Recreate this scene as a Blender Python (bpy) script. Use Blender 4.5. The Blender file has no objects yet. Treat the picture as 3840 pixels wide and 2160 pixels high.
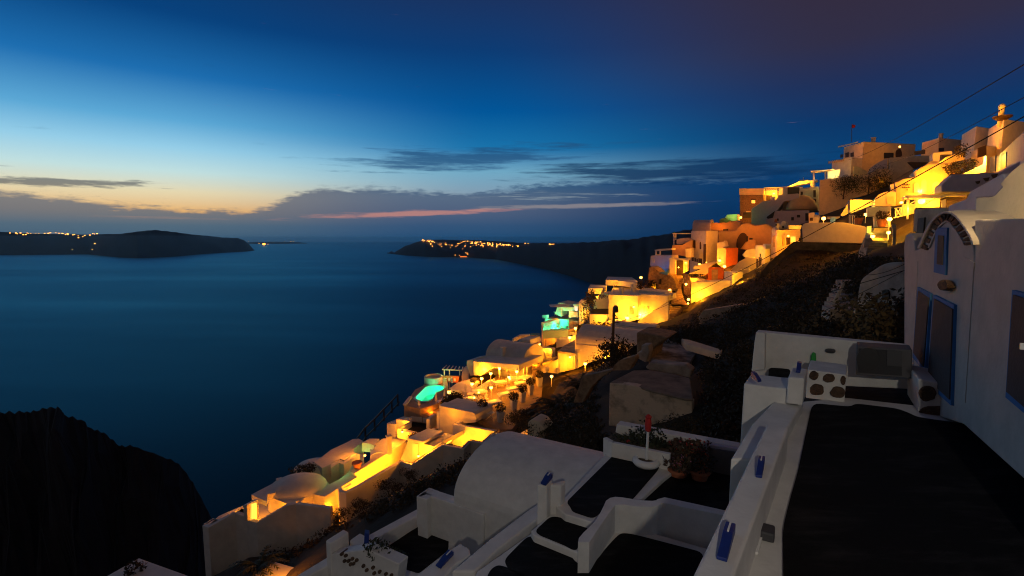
import bpy, bmesh, math, random
from mathutils import Vector, Matrix
random.seed(7)
sc = bpy.context.scene
COL = sc.collection
rad = math.radians
# ------------------------------------------------------------------ camera
PITCH = rad(5.85); FPX = 1833.5
cam_d = bpy.data.cameras.new('camera'); cam = bpy.data.objects.new('camera', cam_d); COL.objects.link(cam)
cam_d.sensor_width = 36.0; cam_d.lens = 36.0*FPX/3840.0
cam_d.clip_start = 0.05; cam_d.clip_end = 200000
cam.location = (0, 0, 0); cam.rotation_euler = (rad(90)-PITCH, 0, 0)
sc.camera = cam
sc.view_settings.view_transform = 'Standard'; sc.view_settings.look = 'None'
sc.cycles.filter_width = 1.1; sc.cycles.max_bounces = 6; sc.cycles.diffuse_bounces = 3; sc.cycles.glossy_bounces = 2; sc.cycles.transparent_max_bounces = 6
sc.cycles.caustics_reflective = False; sc.cycles.caustics_refractive = False; sc.cycles.sample_clamp_indirect = 4
sc.view_settings.exposure = 0; sc.view_settings.gamma = 1
# ------------------------------------------------------------------ measuring helpers (photo measurements -> metres)
CP, SP = math.cos(PITCH), math.sin(PITCH)
def ray(p):
    return Vector((p[0]-1920, FPX*CP-(p[1]-1080)*SP, -FPX*SP-(p[1]-1080)*CP))
def atY(p, Y):
    r = ray(p); return r*(Y/r.y)
def wseq(pts, t, h):
    # wall along a run of top-edge points, each stretch standing on its own line
    m = M()
    for a, b in zip(pts[:-1], pts[1:]):
        d = (b-a); d.z = 0; d.normalize(); n = Vector((-d.y, d.x, 0)); e = d*.02
        m.prism([a-e, b+e, b+e-Vector((0,0,h)), a-e-Vector((0,0,h))], n*t)
    return m
def ptsY(px, Ys): return [atY(p, y) for p, y in zip(px, Ys)]
def atZ(p, z):
    r = ray(p); return r*(z/r.z)
def onplane(p, q, n):
    r = ray(p); return r*(q.dot(n)/r.dot(n))
def zoomer(x0, y0, s):
    return lambda *c: [(x0+c[i]/s, y0+c[i+1]/s) for i in range(0, len(c), 2)]
Z1 = zoomer(0,500,2.0125); Z2 = zoomer(1280,700,2.683); Z3 = zoomer(2400,700,4.025); Z4 = zoomer(2700,360,4.025)
Z5 = zoomer(3200,360,4.025); Z6 = zoomer(2700,700,4.025); Z7 = zoomer(3200,680,4.025); Z8 = zoomer(2000,960,4.025)
Y1 = zoomer(1500,1250,4.025); Y2 = zoomer(1700,1200,4.025); Y3 = zoomer(700,1600,4.025); Y4 = zoomer(1240,1480,4.025)
Y5 = zoomer(2200,1150,4.025); Y6 = zoomer(2700,1000,4.025); Y7 = zoomer(3200,1000,4.025); Y8 = zoomer(2700,1200,2.683)
X1 = zoomer(0,1500,2.196); X2 = zoomer(1000,1620,2.683); X3 = zoomer(1600,1560,2.683); X4 = zoomer(2200,1560,4.025)
X5 = zoomer(1840,1800,4.025); X6 = zoomer(2400,1800,4.025); X7 = zoomer(2880,1440,2.683); X8 = zoomer(3040,1200,3.22)
Q = zoomer(0,0,0.67083)
def dirs(th):
    a = rad(th); return Vector((math.sin(a), math.cos(a), 0)), Vector((math.cos(a), -math.sin(a), 0))
# ------------------------------------------------------------------ materials
def s2l(r, g, b):
    f = lambda c: (c/255/12.92) if c/255 <= .04045 else ((c/255+.055)/1.055)**2.4
    return (f(r), f(g), f(b), 1)
MATS = {}
def mat(name, col, rough=.85, var=.0, scale=3, bump=0, bscale=20, col2=None, emit=None, es=1, metallic=0, stretch=None, thr=None):
    if name in MATS: return MATS[name]
    m = bpy.data.materials.new(name); m.use_nodes = True; MATS[name] = m
    nt = m.node_tree; b = nt.nodes['Principled BSDF']
    c = (*col, 1)
    b.inputs['Roughness'].default_value = rough; b.inputs['Metallic'].default_value = metallic
    b.inputs['Base Color'].default_value = c
    if var or col2 or bump:
        tc = nt.nodes.new('ShaderNodeTexCoord'); vec = tc.outputs['Object']
        if stretch:
            mp = nt.nodes.new('ShaderNodeMapping'); mp.inputs['Scale'].default_value = stretch
            nt.links.new(vec, mp.inputs['Vector']); vec = mp.outputs['Vector']
    if var or col2:
        n = nt.nodes.new('ShaderNodeTexNoise'); n.inputs['Scale'].default_value = scale; n.inputs['Detail'].default_value = 6
        n.inputs['Roughness'].default_value = .62
        nt.links.new(vec, n.inputs['Vector'])
        r = nt.nodes.new('ShaderNodeValToRGB')
        lo, hi = thr or (.3, .7)
        r.color_ramp.elements[0].position = lo; r.color_ramp.elements[1].position = hi
        r.color_ramp.elements[0].color = (*(col2 or [max(0, x*(1-var)) for x in col]), 1)
        r.color_ramp.elements[1].color = (*[min(1, x*(1+var*.4)) for x in col], 1)
        nt.links.new(n.outputs['Fac'], r.inputs['Fac']); nt.links.new(r.outputs['Color'], b.inputs['Base Color'])
    if bump:
        n2 = nt.nodes.new('ShaderNodeTexNoise'); n2.inputs['Scale'].default_value = bscale; n2.inputs['Detail'].default_value = 5
        nt.links.new(vec, n2.inputs['Vector'])
        bp = nt.nodes.new('ShaderNodeBump'); bp.inputs['Strength'].default_value = bump; bp.inputs['Distance'].default_value = .05
        nt.links.new(n2.outputs['Fac'], bp.inputs['Height']); nt.links.new(bp.outputs['Normal'], b.inputs['Normal'])
    if emit:
        b.inputs['Emission Color'].default_value = (*emit, 1); b.inputs['Emission Strength'].default_value = es
    return m
WH = mat('white_plaster', (.78,.74,.66), .9, .16, 1.1, .25, 9)
WN = mat('white_plaster_near', (.76,.74,.70), .92, .18, 2.6, .14, 16, thr=(.25,.75))
CHW = mat('church_plaster_shaded', (.47,.44,.42), .92, .2, 2.4, .12, 14, thr=(.25,.75))  # white plaster darkened in colour to stand in for shade on the facade
CREAM = mat('cream_plaster', (.72,.62,.45), .9, .15, 1.5, .3, 9)
OCHRE = mat('ochre_plaster', (.62,.44,.24), .9, .15, 1.5, .3, 9)
RED = mat('red_orange_plaster', (.62,.20,.07), .9, .2, 1.5, .3, 9)
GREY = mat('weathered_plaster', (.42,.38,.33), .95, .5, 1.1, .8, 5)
STONE = mat('rubble_stone', (.30,.21,.14), .95, .0, 5, 1.0, 6, (.09,.06,.04))
WARMSTONE = mat('volcanic_stone', (.42,.30,.18), .95, .0, 2.5, 1.0, 5, (.16,.10,.06))
INSET = mat('brown_volcanic_rock', (.16,.09,.05), .95, .0, 8, 1.0, 30, (.05,.03,.02))
FLOOR = mat('dark_paved_floor', (.040,.038,.038), .8, .0, 1.3, .5, 30, (.010,.0095,.010), stretch=(1,4,1), thr=(.5,.82))
FLOOR.node_tree.nodes['Principled BSDF'].inputs['Specular IOR Level'].default_value = .10
TILE = mat('terrace_tiles', (.42,.30,.20), .7, .25, 2, .2, 20)
DARK = mat('dark_opening', (.018,.016,.016), .5)
WOODD = mat('dark_wood', (.07,.04,.025), .7, .3, 6, .3, 30)
SHUT = mat('grey_brown_panel', (.060,.054,.058), .95, .2, 3, .2, 25)
BLUE = mat('blue_paint', (.03,.16,.42), .9, .15, 4)
DBLUE = mat('deep_blue_paint', (.012,.035,.22), .45, .2, 6)
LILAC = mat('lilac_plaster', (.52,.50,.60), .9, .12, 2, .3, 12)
GREEN = mat('green_plastic', (.02,.35,.05), .4)
REDP = mat('red_fabric', (.55,.03,.025), .8, .2, 10)
TERRA = mat('terracotta', (.45,.15,.07), .85, .25, 6, .3, 25)
METAL = mat('grey_metal', (.35,.35,.36), .45, .1, 5, metallic=.6)
DMETAL = mat('dark_metal', (.05,.05,.055), .5)
ACM = mat('grey_casing', (.10,.098,.105), .7, .1, 4)
CABLE = mat('cable_rubber', (.008,.008,.008), 1)
POLE = mat('weathered_pole', (.09,.06,.045), .9, .3, 8, .4, 20)
WPAINT = mat('white_paint', (.8,.79,.76), .6)
CLOTH = mat('white_cloth', (.82,.80,.76), .95)
SOIL = mat('soil', (.13,.095,.06), 1, .4, 8, .6, 20)
LEAF = mat('leaves', (.04,.05,.022), .8, .0, 3, 0, 9, (.016,.022,.009))
LEAFD = mat('dry_leaves', (.07,.055,.03), .9, .0, 3, 0, 9, (.022,.019,.011))
LEAFR = mat('bougainvillea_leaves', (.12,.06,.04), .9, .0, 3, 0, 9, (.035,.035,.015))
FLR = mat('red_petals', (.5,.03,.03), .8); FLP = mat('pink_petals', (.55,.2,.35), .8)
BULB = mat('lit_bulb', (1,.8,.5), .5, emit=(1.0,.46,.07), es=9)
BULBS = mat('lit_lampshade', (1,.8,.5), .5, emit=(1.0,.50,.10), es=5)
GLASSLIT = mat('lit_window_pane', (.9,.7,.3), .5, emit=(1.0,.42,.05), es=1.8)
POOLT = mat('turquoise_pool_lining', (.55,.85,.75), .5, .1, 1)
POOLB = mat('blue_pool_lining', (.3,.6,.85), .5, .1, 1)
ROCK = mat('dark_cliff_rock', (.020,.016,.014), 1, .5, .06, .8, .3)
ISLE = mat('distant_hillside', (.022,.034,.045), 1, .4, .003)
# ------------------------------------------------------------------ mesh helpers
class M:
    def __init__(s): s.v = []; s.f = []
    def add(s, vs, fs):
        b = len(s.v); s.v += [Vector(x) for x in vs]; s.f += [tuple(i+b for i in f) for f in fs]; return s
    def prism(s, poly, vec):
        n = len(poly); vec = Vector(vec); a = [Vector(p) for p in poly]
        fs = [tuple(range(n)), tuple(range(2*n-1, n-1, -1))]+[(i, (i+1) % n, (i+1) % n+n, i+n) for i in range(n)]
        return s.add(a+[p+vec for p in a], fs)
    def box(s, c, hx, hy, hz, ang=0):
        ca, sa = math.cos(ang), math.sin(ang); vs = []
        for z in (-hz, hz):
            for x, y in ((-hx,-hy),(hx,-hy),(hx,hy),(-hx,hy)):
                vs.append(Vector(c)+Vector((x*ca-y*sa, x*sa+y*ca, z)))
        return s.add(vs, [(3,2,1,0),(4,5,6,7),(0,1,5,4),(1,2,6,5),(2,3,7,6),(3,0,4,7)])
    def tube(s, pts, r, n=6, r2=None):
        pts = [Vector(p) for p in pts]; rings = []
        for i, p in enumerate(pts):
            d = (pts[min(i+1, len(pts)-1)]-pts[max(i-1, 0)]).normalized()
            a = d.cross(Vector((0,0,1)))
            if a.length < .01: a = Vector((1,0,0))
            a.normalize(); b = d.cross(a)
            rr = r if r2 is None else r+(r2-r)*i/(len(pts)-1)
            rings.append([p+a*rr*math.cos(2*math.pi*k/n)+b*rr*math.sin(2*math.pi*k/n) for k in range(n)])
        vs = [v for R in rings for v in R]; fs = []
        for i in range(len(rings)-1):
            for k in range(n):
                fs.append((i*n+k, i*n+(k+1) % n, (i+1)*n+(k+1) % n, (i+1)*n+k))
        fs.append(tuple(range(n))); fs.append(tuple(range(len(vs)-1, len(vs)-n-1, -1)))
        return s.add(vs, fs)
    def lathe(s, c, prof, n=16, sx=1, sy=1, ang=0):
        c = Vector(c); vs = []; fs = []
        ca, sa = math.cos(ang), math.sin(ang)
        for r, z in prof:
            for k in range(n):
                x = r*sx*math.cos(2*math.pi*k/n); y = r*sy*math.sin(2*math.pi*k/n)
                vs.append(c+Vector((x*ca-y*sa, x*sa+y*ca, z)))
        for i in range(len(prof)-1):
            for k in range(n):
                fs.append((i*n+k, i*n+(k+1) % n, (i+1)*n+(k+1) % n, (i+1)*n+k))
        fs.append(tuple(range(n-1, -1, -1))); fs.append(tuple((len(prof)-1)*n+k for k in range(n)))
        return s.add(vs, fs)
    def vault(s, a, b, w, rise, n=12, base=.6):
        # barrel: near base edge a->b, width vector w, arch of given rise, base = wall below springing
        a, b, w = Vector(a), Vector(b), Vector(w); up = Vector((0,0,1)); vs = []; fs = []
        for p in (a, b):
            vs.append(p-up*base)
            for k in range(n+1):
                t = math.pi*k/n; vs.append(p+w*(.5-.5*math.cos(t))+up*rise*math.sin(t))
            vs.append(p+w-up*base)
        m = n+3
        fs.append(tuple(range(m-1, -1, -1))); fs.append(tuple(range(m, 2*m)))
        for k in range(m): fs.append((k, (k+1) % m, (k+1) % m+m, k+m))
        return s.add(vs, fs)
    def leaves(s, c, rx, ry, rz, n, size, flat=False, rnd=random):
        c = Vector(c)
        for _ in range(n):
            while True:
                p = Vector((rnd.uniform(-1,1), rnd.uniform(-1,1), rnd.uniform(-1,1)))
                if p.length <= 1: break
            if p.length < .55 and rnd.random() < .6: p = p.normalized()*rnd.uniform(.6, 1)
            q = c+Vector((p.x*rx, p.y*ry, p.z*rz))*(1+.22*math.sin(7*p.x+3*p.z)*math.sin(5*p.y+1))
            a = Vector((rnd.gauss(0,1), rnd.gauss(0,1), rnd.gauss(0,1))).normalized()
            b = a.cross(Vector((rnd.gauss(0,1), rnd.gauss(0,1), rnd.gauss(0,1)))).normalized()
            z = size*rnd.uniform(.6, 1.4)
            s.add([q-a*z, q+b*z*.5, q+a*z, q-b*z*.5], [(0,1,2,3)])
        return s
def wstrip(pts, t):
    # horizontal polyline -> closed outline of thickness t (to its right-hand side)
    pts = [Vector(p) for p in pts]; off = []
    for i, p in enumerate(pts):
        ds = []
        if i > 0: ds.append((pts[i]-pts[i-1]).normalized())
        if i < len(pts)-1: ds.append((pts[i+1]-pts[i]).normalized())
        ns = [Vector((d.y, -d.x, 0)) for d in ds]
        n = sum(ns, Vector()).normalized(); k = 1/max(.35, n.dot(ns[0]))
        off.append(p+n*t*k)
    return pts+off[::-1]
NOSMOOTH = set()
def build(name, m, material, bevel=0, smooth=False, origin=None):
    me = bpy.data.meshes.new(name)
    o0 = origin or Vector()
    me.from_pydata([tuple(v-o0) for v in m.v], [], m.f)
    bm = bmesh.new(); bm.from_mesh(me)
    if len(m.f) < 3000: bmesh.ops.recalc_face_normals(bm, faces=bm.faces)
    bm.to_mesh(me); bm.free()
    me.materials.append(material)
    if smooth: me.shade_smooth()
    o = bpy.data.objects.new(name, me); COL.objects.link(o)
    if bevel:
        b = o.modifiers.new('soft_edges', 'BEVEL'); b.width = bevel; b.segments = 3; b.limit_method = 'ANGLE'; b.angle_limit = rad(35)
        b.harden_normals = False
    return o
LABELS = {}
class T:
    """one thing: parts are collected in world metres and hung on an Empty at the thing's base"""
    def __init__(s, name, label, cat, group=None):
        s.name, s.label, s.cat, s.group, s.parts = name, label, cat, group, []
    def part(s, name, m, material, bevel=0, smooth=False, under=None, label=None):
        s.parts.append((name, m, material, bevel, smooth, under, label)); return len(s.parts)-1
    def done(s):
        allv = [v for p in s.parts for v in p[1].v]
        zmin = min(v.z for v in allv); n = len(allv)
        c = Vector((sum(v.x for v in allv)/n, sum(v.y for v in allv)/n, zmin))
        if len(s.parts) == 1:
            p = s.parts[0]; root = build(s.name, p[1], p[2], p[3], p[4], c); root.location = c; objs = [root]
        else:
            root = bpy.data.objects.new(s.name, None); COL.objects.link(root); root.location = c; root.empty_display_size = .3
            objs = []
            for p in s.parts:
                o = build(p[0], p[1], p[2], p[3], p[4], c)
                o.parent = root if p[5] is None else objs[p[5]]
                if p[6]: o['label'] = p[6]
                objs.append(o)
        root['label'] = s.label; root['category'] = s.cat
        if s.group: root['group'] = s.group
        s.root, s.objs = root, objs
        return root
def copy_tree(o, parent=None):
    c = o.copy(); COL.objects.link(c); c.parent = parent
    for ch in list(o.children): copy_tree(ch, c)
    return c
def one(name, label, cat, m, material, bevel=0, smooth=False, group=None):
    t = T(name, label, cat, group); t.part(name, m, material, bevel, smooth); return t.done()
def struct(name, m, material, smooth=False, kind='structure'):
    o = build(name, m, material, 0, smooth); o['kind'] = kind; return o
# shapes measured on the photo: a wall face standing on a vertical plane, or a flat top at a height
def fw(poly, Y, d, th=33, m=None, ref=None):
    U, V = dirs(th); q = atY(ref or poly[0], Y)
    return (m or M()).prism([onplane(p, q, U) for p in poly], U*d)
def fv(poly, Y, d, th=33, m=None, ref=None):
    U, V = dirs(th); q = atY(ref or poly[0], Y)
    return (m or M()).prism([onplane(p, q, V) for p in poly], -V*d)
def vplane(xa, Ya, xb, Yb):
    A = atY((xa, 892), Ya); B = atY((xb, 892), Yb); d = (B-A); d.z = 0; d.normalize()
    n = Vector((d.y, -d.x, 0))
    if n.dot(A) < 0: n = -n
    return A, n
def vw(poly, xa, Ya, xb, Yb, d, m=None, off=0):
    A, n = vplane(xa, Ya, xb, Yb); A = A-n*off
    return (m or M()).prism([onplane(p, A, n) for p in poly], n*d)
def top(poly, h, z=None, Y=None, m=None):
    if z is None: z = atY(poly[0], Y).z
    return (m or M()).prism([atZ(p, z) for p in poly], (0, 0, -h))
def block(A, B, C, yt, yb, m=None, ext=0):
    # footprint corners as (photo x, depth); B is the corner nearest us
    P = [atY((a[0], 892), a[1]) for a in (A, B, C)]
    for p in P: p.z = 0
    P.append(P[0]+P[2]-P[1])
    zt = atY((B[0], yt), B[1]).z; zb = atY((B[0], yb), B[1]).z-ext
    return (m or M()).prism([Vector((p.x, p.y, zt)) for p in P], (0, 0, zb-zt)), zt, zb
def rect(x0, y0, x1, y1): return [(x0,y0),(x1,y0),(x1,y1),(x0,y1)]
# ------------------------------------------------------------------ sky
class N:
    """tiny arithmetic on shader sockets"""
    nt = None
    def __init__(s, k): s.k = k
    @staticmethod
    def op(o, *a):
        n = N.nt.nodes.new('ShaderNodeMath'); n.operation = o
        for i, x in enumerate(a):
            if isinstance(x, N): N.nt.links.new(x.k, n.inputs[i])
            else: n.inputs[i].default_value = x
        return N(n.outputs[0])
    def __add__(s, o): return N.op('ADD', s, o)
    __radd__ = __add__
    def __sub__(s, o): return N.op('SUBTRACT', s, o)
    def __rsub__(s, o): return N.op('SUBTRACT', o, s)
    def __mul__(s, o): return N.op('MULTIPLY', s, o)
    __rmul__ = __mul__
    def clamp(s):
        return N.op('MINIMUM', N.op('MAXIMUM', s, 0.0), 1.0)
    def smooth(s, a, b):
        n = N.nt.nodes.new('ShaderNodeMapRange'); n.interpolation_type = 'SMOOTHSTEP'
        n.inputs[1].default_value = a; n.inputs[2].default_value = b
        N.nt.links.new(s.k, n.inputs[0]); return N(n.outputs[0])
def gauss(az, el, a0, wa, e0, we, slope=0):
    x = (az-a0)*(1/wa); y = (el-e0-(az-a0)*slope)*(1/we)
    return N.op('EXPONENT', (x*x+y*y)*-1.0)
world = bpy.data.worlds.new('World'); sc.world = world; world.use_nodes = True
nt = world.node_tree; N.nt = nt
bg = nt.nodes['Background']
tc = nt.nodes.new('ShaderNodeTexCoord'); sep = nt.nodes.new('ShaderNodeSeparateXYZ')
nt.links.new(tc.outputs['Generated'], sep.inputs[0])
X_, Y_, Z_ = (N(sep.outputs[i]) for i in range(3))
az = N.op('ARCTAN2', X_, Y_)*(180/math.pi)
el = N.op('ARCSINE', N.op('MINIMUM', N.op('MAXIMUM', Z_, -1.0), 1.0))*(180/math.pi)
ela = N.op('MAXIMUM', el, 0.0)
def noise(sa, se, detail=5, rough=.55, off=0):
    cb = nt.nodes.new('ShaderNodeCombineXYZ')
    nt.links.new((az*sa+off).k, cb.inputs[0]); nt.links.new((el*se).k, cb.inputs[1])
    n = nt.nodes.new('ShaderNodeTexNoise'); n.inputs['Scale'].default_value = 1; n.inputs['Detail'].default_value = detail
    n.inputs['Roughness'].default_value = rough
    nt.links.new(cb.outputs[0], n.inputs['Vector']); return N(n.outputs['Fac'])
def ramp(stops):
    # elevation ramp, square-root spacing
    r = nt.nodes.new('ShaderNodeValToRGB'); cr = r.color_ramp
    f = N.op('SQRT', ela*(1/90))
    nt.links.new(f.k, r.inputs['Fac'])
    while len(cr.elements) < len(stops): cr.elements.new(.5)
    for e, (d, c) in zip(cr.elements, stops):
        e.position = math.sqrt(d/90); e.color = s2l(*c)
    return r.outputs['Color']
def mix(a, b, fac):
    n = nt.nodes.new('ShaderNodeMix'); n.data_type = 'RGBA'
    for sck, v in ((n.inputs['A'], a), (n.inputs['B'], b)):
        if isinstance(v, tuple): sck.default_value = v
        else: nt.links.new(v, sck)
    nt.links.new(fac.k, n.inputs['Factor']); return n.outputs['Result']
rl = ramp([(0,(150,130,110)),(2.5,(232,178,110)),(4.4,(230,216,176)),(6.3,(194,224,224)),(8.5,(150,206,232)),(11,(92,168,214)),(15,(30,110,176)),(20,(8,66,125)),(27,(14,48,92)),(45,(16,36,70)),(90,(38,34,50))])
rc = ramp([(0,(40,80,120)),(3,(150,130,135)),(5,(130,155,175)),(7.5,(112,168,196)),(10,(26,116,172)),(14,(2,86,152)),(20,(12,60,116)),(27,(30,46,86)),(45,(32,38,64)),(90,(38,34,50))])
rr = ramp([(0,(6,44,84)),(4,(8,58,104)),(8,(8,64,114)),(11,(12,54,104)),(14.5,(32,48,88)),(18,(48,46,70)),(24,(54,44,60)),(32,(52,42,58)),(50,(46,38,52)),(90,(38,34,50))])
c = mix(rl, rc, az.smooth(-36, -2))
c = mix(c, rr, az.smooth(-4, 34))
back = N.op('ABSOLUTE', az).smooth(60, 110)
c = mix(c, ramp([(0,(84,66,54)),(25,(66,56,54)),(90,(36,32,46))]), back)  # unseen sky behind the camera, warmed to add light on walls facing it
# cloud bank along the horizon with an uneven top
nb = noise(.20, .8, 6, .62); nf = noise(.8, 3.4, 6, .65, 7)
edge = 3.0+gauss(az, el*0, -47, 8, 0, 1)*1.1+az.smooth(-29, -21)*2.35+gauss(az, el*0, -16, 5, 0, 1)*.5+az.smooth(-6, 6)*1.2
bank = (edge-el+(nb-.5)*2.6+(nf-.5)*1.7).smooth(-.1, .8)
bl = ramp([(0,(46,88,118)),(1.2,(70,102,124)),(2.4,(112,116,122)),(4,(128,126,126)),(90,(60,70,90))])
bc = ramp([(0,(18,74,116)),(1.4,(44,82,120)),(3,(74,94,124)),(4.6,(84,104,130)),(6.5,(50,94,130)),(90,(40,70,100))])
br = ramp([(0,(0,42,82)),(3,(2,50,94)),(6,(8,58,106)),(90,(20,50,90))])
bankc = mix(mix(bl, bc, az.smooth(-36, -8)), br, az.smooth(-6, 24))
c = mix(c, bankc, bank*.96)
# gaps of afterglow in the bank
ng = noise(.22, 2.6, 6, .65, 31)
g1 = (gauss(az, el, -11, 12, 2.75, .36, .045)*1.7+(ng-.5)*2.8).smooth(.45, 1.45)
c = mix(c, s2l(206,140,126), g1*.66)
g1b = (gauss(az, el, 8, 13, 3.65, .28, .014)*1.5+(ng-.5)*1.8).smooth(.45, 1.2)
c = mix(c, s2l(150,142,144), g1b*.65)
g2 = (gauss(az, el, 5, 14, 4.75, .75, .0)*1.1+(noise(.16, 3.2, 6, .62, 57)-.5)*3.4).smooth(.80, 1.5)
c = mix(c, s2l(150,164,172), g2*.6)
g3 = (gauss(az, el, -36, 10, 1.9, .25)*1.1+(ng-.5)*2.2).smooth(.7, 1.5)
c = mix(c, s2l(178,140,122), g3*.45)
# free streaks above it
ns = noise(.33, 2.4, 6, .65, 91)
s1 = (gauss(az, el, -43, 9, 4.7, .42, .03)*1.3+(ns-.5)*2.6).smooth(.45, 1.1)
c = mix(c, s2l(88,94,102), s1*.78)
s1b = (gauss(az, el, -49, 6, 5.75, .2)*1.2+(ns-.5)*2.2).smooth(.6, 1.2)
c = mix(c, s2l(112,122,132), s1b*.6)
s2 = (gauss(az, el, -5, 15, 9.0, 1.45, .075)*1.25+(noise(.12, 1.5, 7, .65, 123)-.5)*3.2).smooth(.45, 1.2)
c = mix(c, s2l(34,80,124), s2*.8)
s3 = (gauss(az, el, 18, 19, 7.2, 1.6, -.01)*1.25+(noise(.10, 1.3, 6, .62, 150)-.5)*2.8).smooth(.5, 1.2)
c = mix(c, s2l(8,48,90), s3*.85)
# below the horizon: the same colour as the lowest air
low = (el*-1.0).smooth(0, 8)
c = mix(c, s2l(10,30,56), low)
nt.links.new(c, bg.inputs['Color']); bg.inputs['Strength'].default_value = 1.0
# faint last skylight from the west as a broad soft sun (below-horizon afterglow)
sun_d = bpy.data.lights.new('afterglow', 'SUN'); sun_d.energy = .035; sun_d.angle = rad(40); sun_d.color = (.55,.75,1)
sun = bpy.data.objects.new('afterglow', sun_d); COL.objects.link(sun)
sun.rotation_euler = Vector((math.sin(rad(35)), -math.cos(rad(35)), -.45)).to_track_quat('-Z', 'Y').to_euler()
# ------------------------------------------------------------------ sea
SEA = -250.0
def seamat():
    m = bpy.data.materials.new('sea_water'); m.use_nodes = True; nt = m.node_tree
    nt.nodes.remove(nt.nodes['Principled BSDF']); out = nt.nodes['Material Output']
    df = nt.nodes.new('ShaderNodeBsdfDiffuse'); df.inputs[0].default_value = (.001,.006,.014,1)
    gl = nt.nodes.new('ShaderNodeBsdfGlossy'); gl.inputs[0].default_value = (.12,.51,.67,1)
    fr = nt.nodes.new('ShaderNodeFresnel'); fr.inputs[0].default_value = 1.33
    mx = nt.nodes.new('ShaderNodeMixShader')
    tc = nt.nodes.new('ShaderNodeTexCoord'); mp = nt.nodes.new('ShaderNodeMapping'); mp.inputs['Scale'].default_value = (.00035,.0016,1)
    mp.inputs['Rotation'].default_value = (0,0,rad(12))
    nt.links.new(tc.outputs['Object'], mp.inputs['Vector'])
    n = nt.nodes.new('ShaderNodeTexNoise'); n.inputs['Scale'].default_value = 1; n.inputs['Detail'].default_value = 7; n.inputs['Roughness'].default_value = .6
    nt.links.new(mp.outputs['Vector'], n.inputs['Vector'])
    r = nt.nodes.new('ShaderNodeMapRange'); r.inputs[1].default_value = .3; r.inputs[2].default_value = .7; r.inputs[3].default_value = .36; r.inputs[4].default_value = .50
    nt.links.new(n.outputs['Fac'], r.inputs[0]); nt.links.new(r.outputs[0], gl.inputs['Roughness'])
    nt.links.new(fr.outputs[0], mx.inputs[0]); nt.links.new(df.outputs[0], mx.inputs[1]); nt.links.new(gl.outputs[0], mx.inputs[2])
    nt.links.new(mx.outputs[0], out.inputs['Surface'])
    return m
S = 32000
struct('sea', M().add([(-S,-1500,SEA),(S,-1500,SEA),(S,S,SEA),(-S,S,SEA)], [(0,1,2,3)]), seamat())
def isle(name, cols, depth, noisez, material=None, sub=10, skirt=30):
    """cols: (photo x, ridge y, waterline y) -> shore, ridge, back shore"""
    m = M(); rnd = random.Random(len(name)); rows = []
    xs = []
    for (a, b) in zip(cols[:-1], cols[1:]):
        for i in range(sub):
            t = i/sub; xs.append(tuple(a[k]+(b[k]-a[k])*t for k in range(3)))
    xs.append(cols[-1])
    for (x, yt, yw) in xs:
        sh = atZ((x, yw), SEA); rd = sh*((sh.y+depth)/sh.y); hr = atY((x, yt), rd.y).z
        hr = max(hr+(math.sin(x*.05)*.5+math.sin(x*.17+1)*.5)*noisez, SEA+1)
        row = []
        for k, fr in enumerate((0, .12, .35, .65, 1.0)):
            f = [0, .32, .62, .86, 1.0][k]
            p = sh.lerp(rd, fr); p.z = SEA+(hr-SEA)*f*(1+(.10*math.sin(x*.031+k*1.7)+.05*math.sin(x*.11+k))*(0 < k < 4))
            if k == 0: p.z = SEA-skirt
            row.append(p)
        bk = rd*((rd.y+depth*1.2)/rd.y); bk.z = SEA-skirt; row.append(bk); rows.append(row)
    n = len(rows[0]); vs = [p for r in rows for p in r]; fs = []
    for i in range(len(rows)-1):
        for k in range(n-1): fs.append((i*n+k, i*n+k+1, (i+1)*n+k+1, (i+1)*n+k))
    m.add(vs, fs); return struct(name, m, material or ISLE, True)
q = lambda L: [(x*1.4907, a*1.4907, b*1.4907) for x, a, b in L]
isle('hill_island', q([(-60,584,643),(0,583,642),(100,588,641),(220,590,640),(300,588.5,648),(350,583,650),(395,578,648),(450,585,645),(500,591,640),(560,597,636),(600,599,634),(615,604,633),(628,615,632),(640,629,631)]), 900, 4)
isle('hill_headland', q([(610,611,614),(640,608.5,614),(700,608,613.5),(750,609,613),(772,611.5,612.6)]), 600, 1)
isle('hill_peninsula', q([(974,637,638.5),(985,631,639),(992,635,640),(1003,628,641),(1020,619,643),(1040,612.5,644),(1055,607,645),(1070,604,646),(1100,603,647),(1180,604,648),(1250,606,653),(1300,611,663),(1380,612,680),(1450,611,700),(1520,607,725),(1600,600,750),(1660,590,780),(1734,576,800),(1800,570,830),(1900,566,860),(2100,560,880),(2300,560,880)]), 700, 4)
def on_slope(p, yt, yw, depth):
    sh = atZ((p[0], yw), SEA); rd = sh*((sh.y+depth)/sh.y); hr = atY((p[0], yt), rd.y).z
    kn = list(zip((0, .12, .35, .65, 1.0), (0, .32, .62, .86, 1.0))); best = None
    for k in range(101):
        fr = k/100
        for (a, fa), (b, fb) in zip(kn[:-1], kn[1:]):
            if fr <= b: f = fa+(fb-fa)*(fr-a)/(b-a); break
        q_ = sh.lerp(rd, fr); q_.z = SEA+(hr-SEA)*f
        z = atY(p, q_.y).z
        if best is None or abs(z-q_.z) < best[0]: best = (abs(z-q_.z), q_.y)
    return atY(p, best[1]-45)
PEN = [(974,637,638.5),(1003,628,641),(1040,612.5,644),(1070,604,646),(1180,604,648),(1250,606,653),(1300,611,663),(1380,612,680),(1450,611,700),(1520,607,725)]
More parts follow.
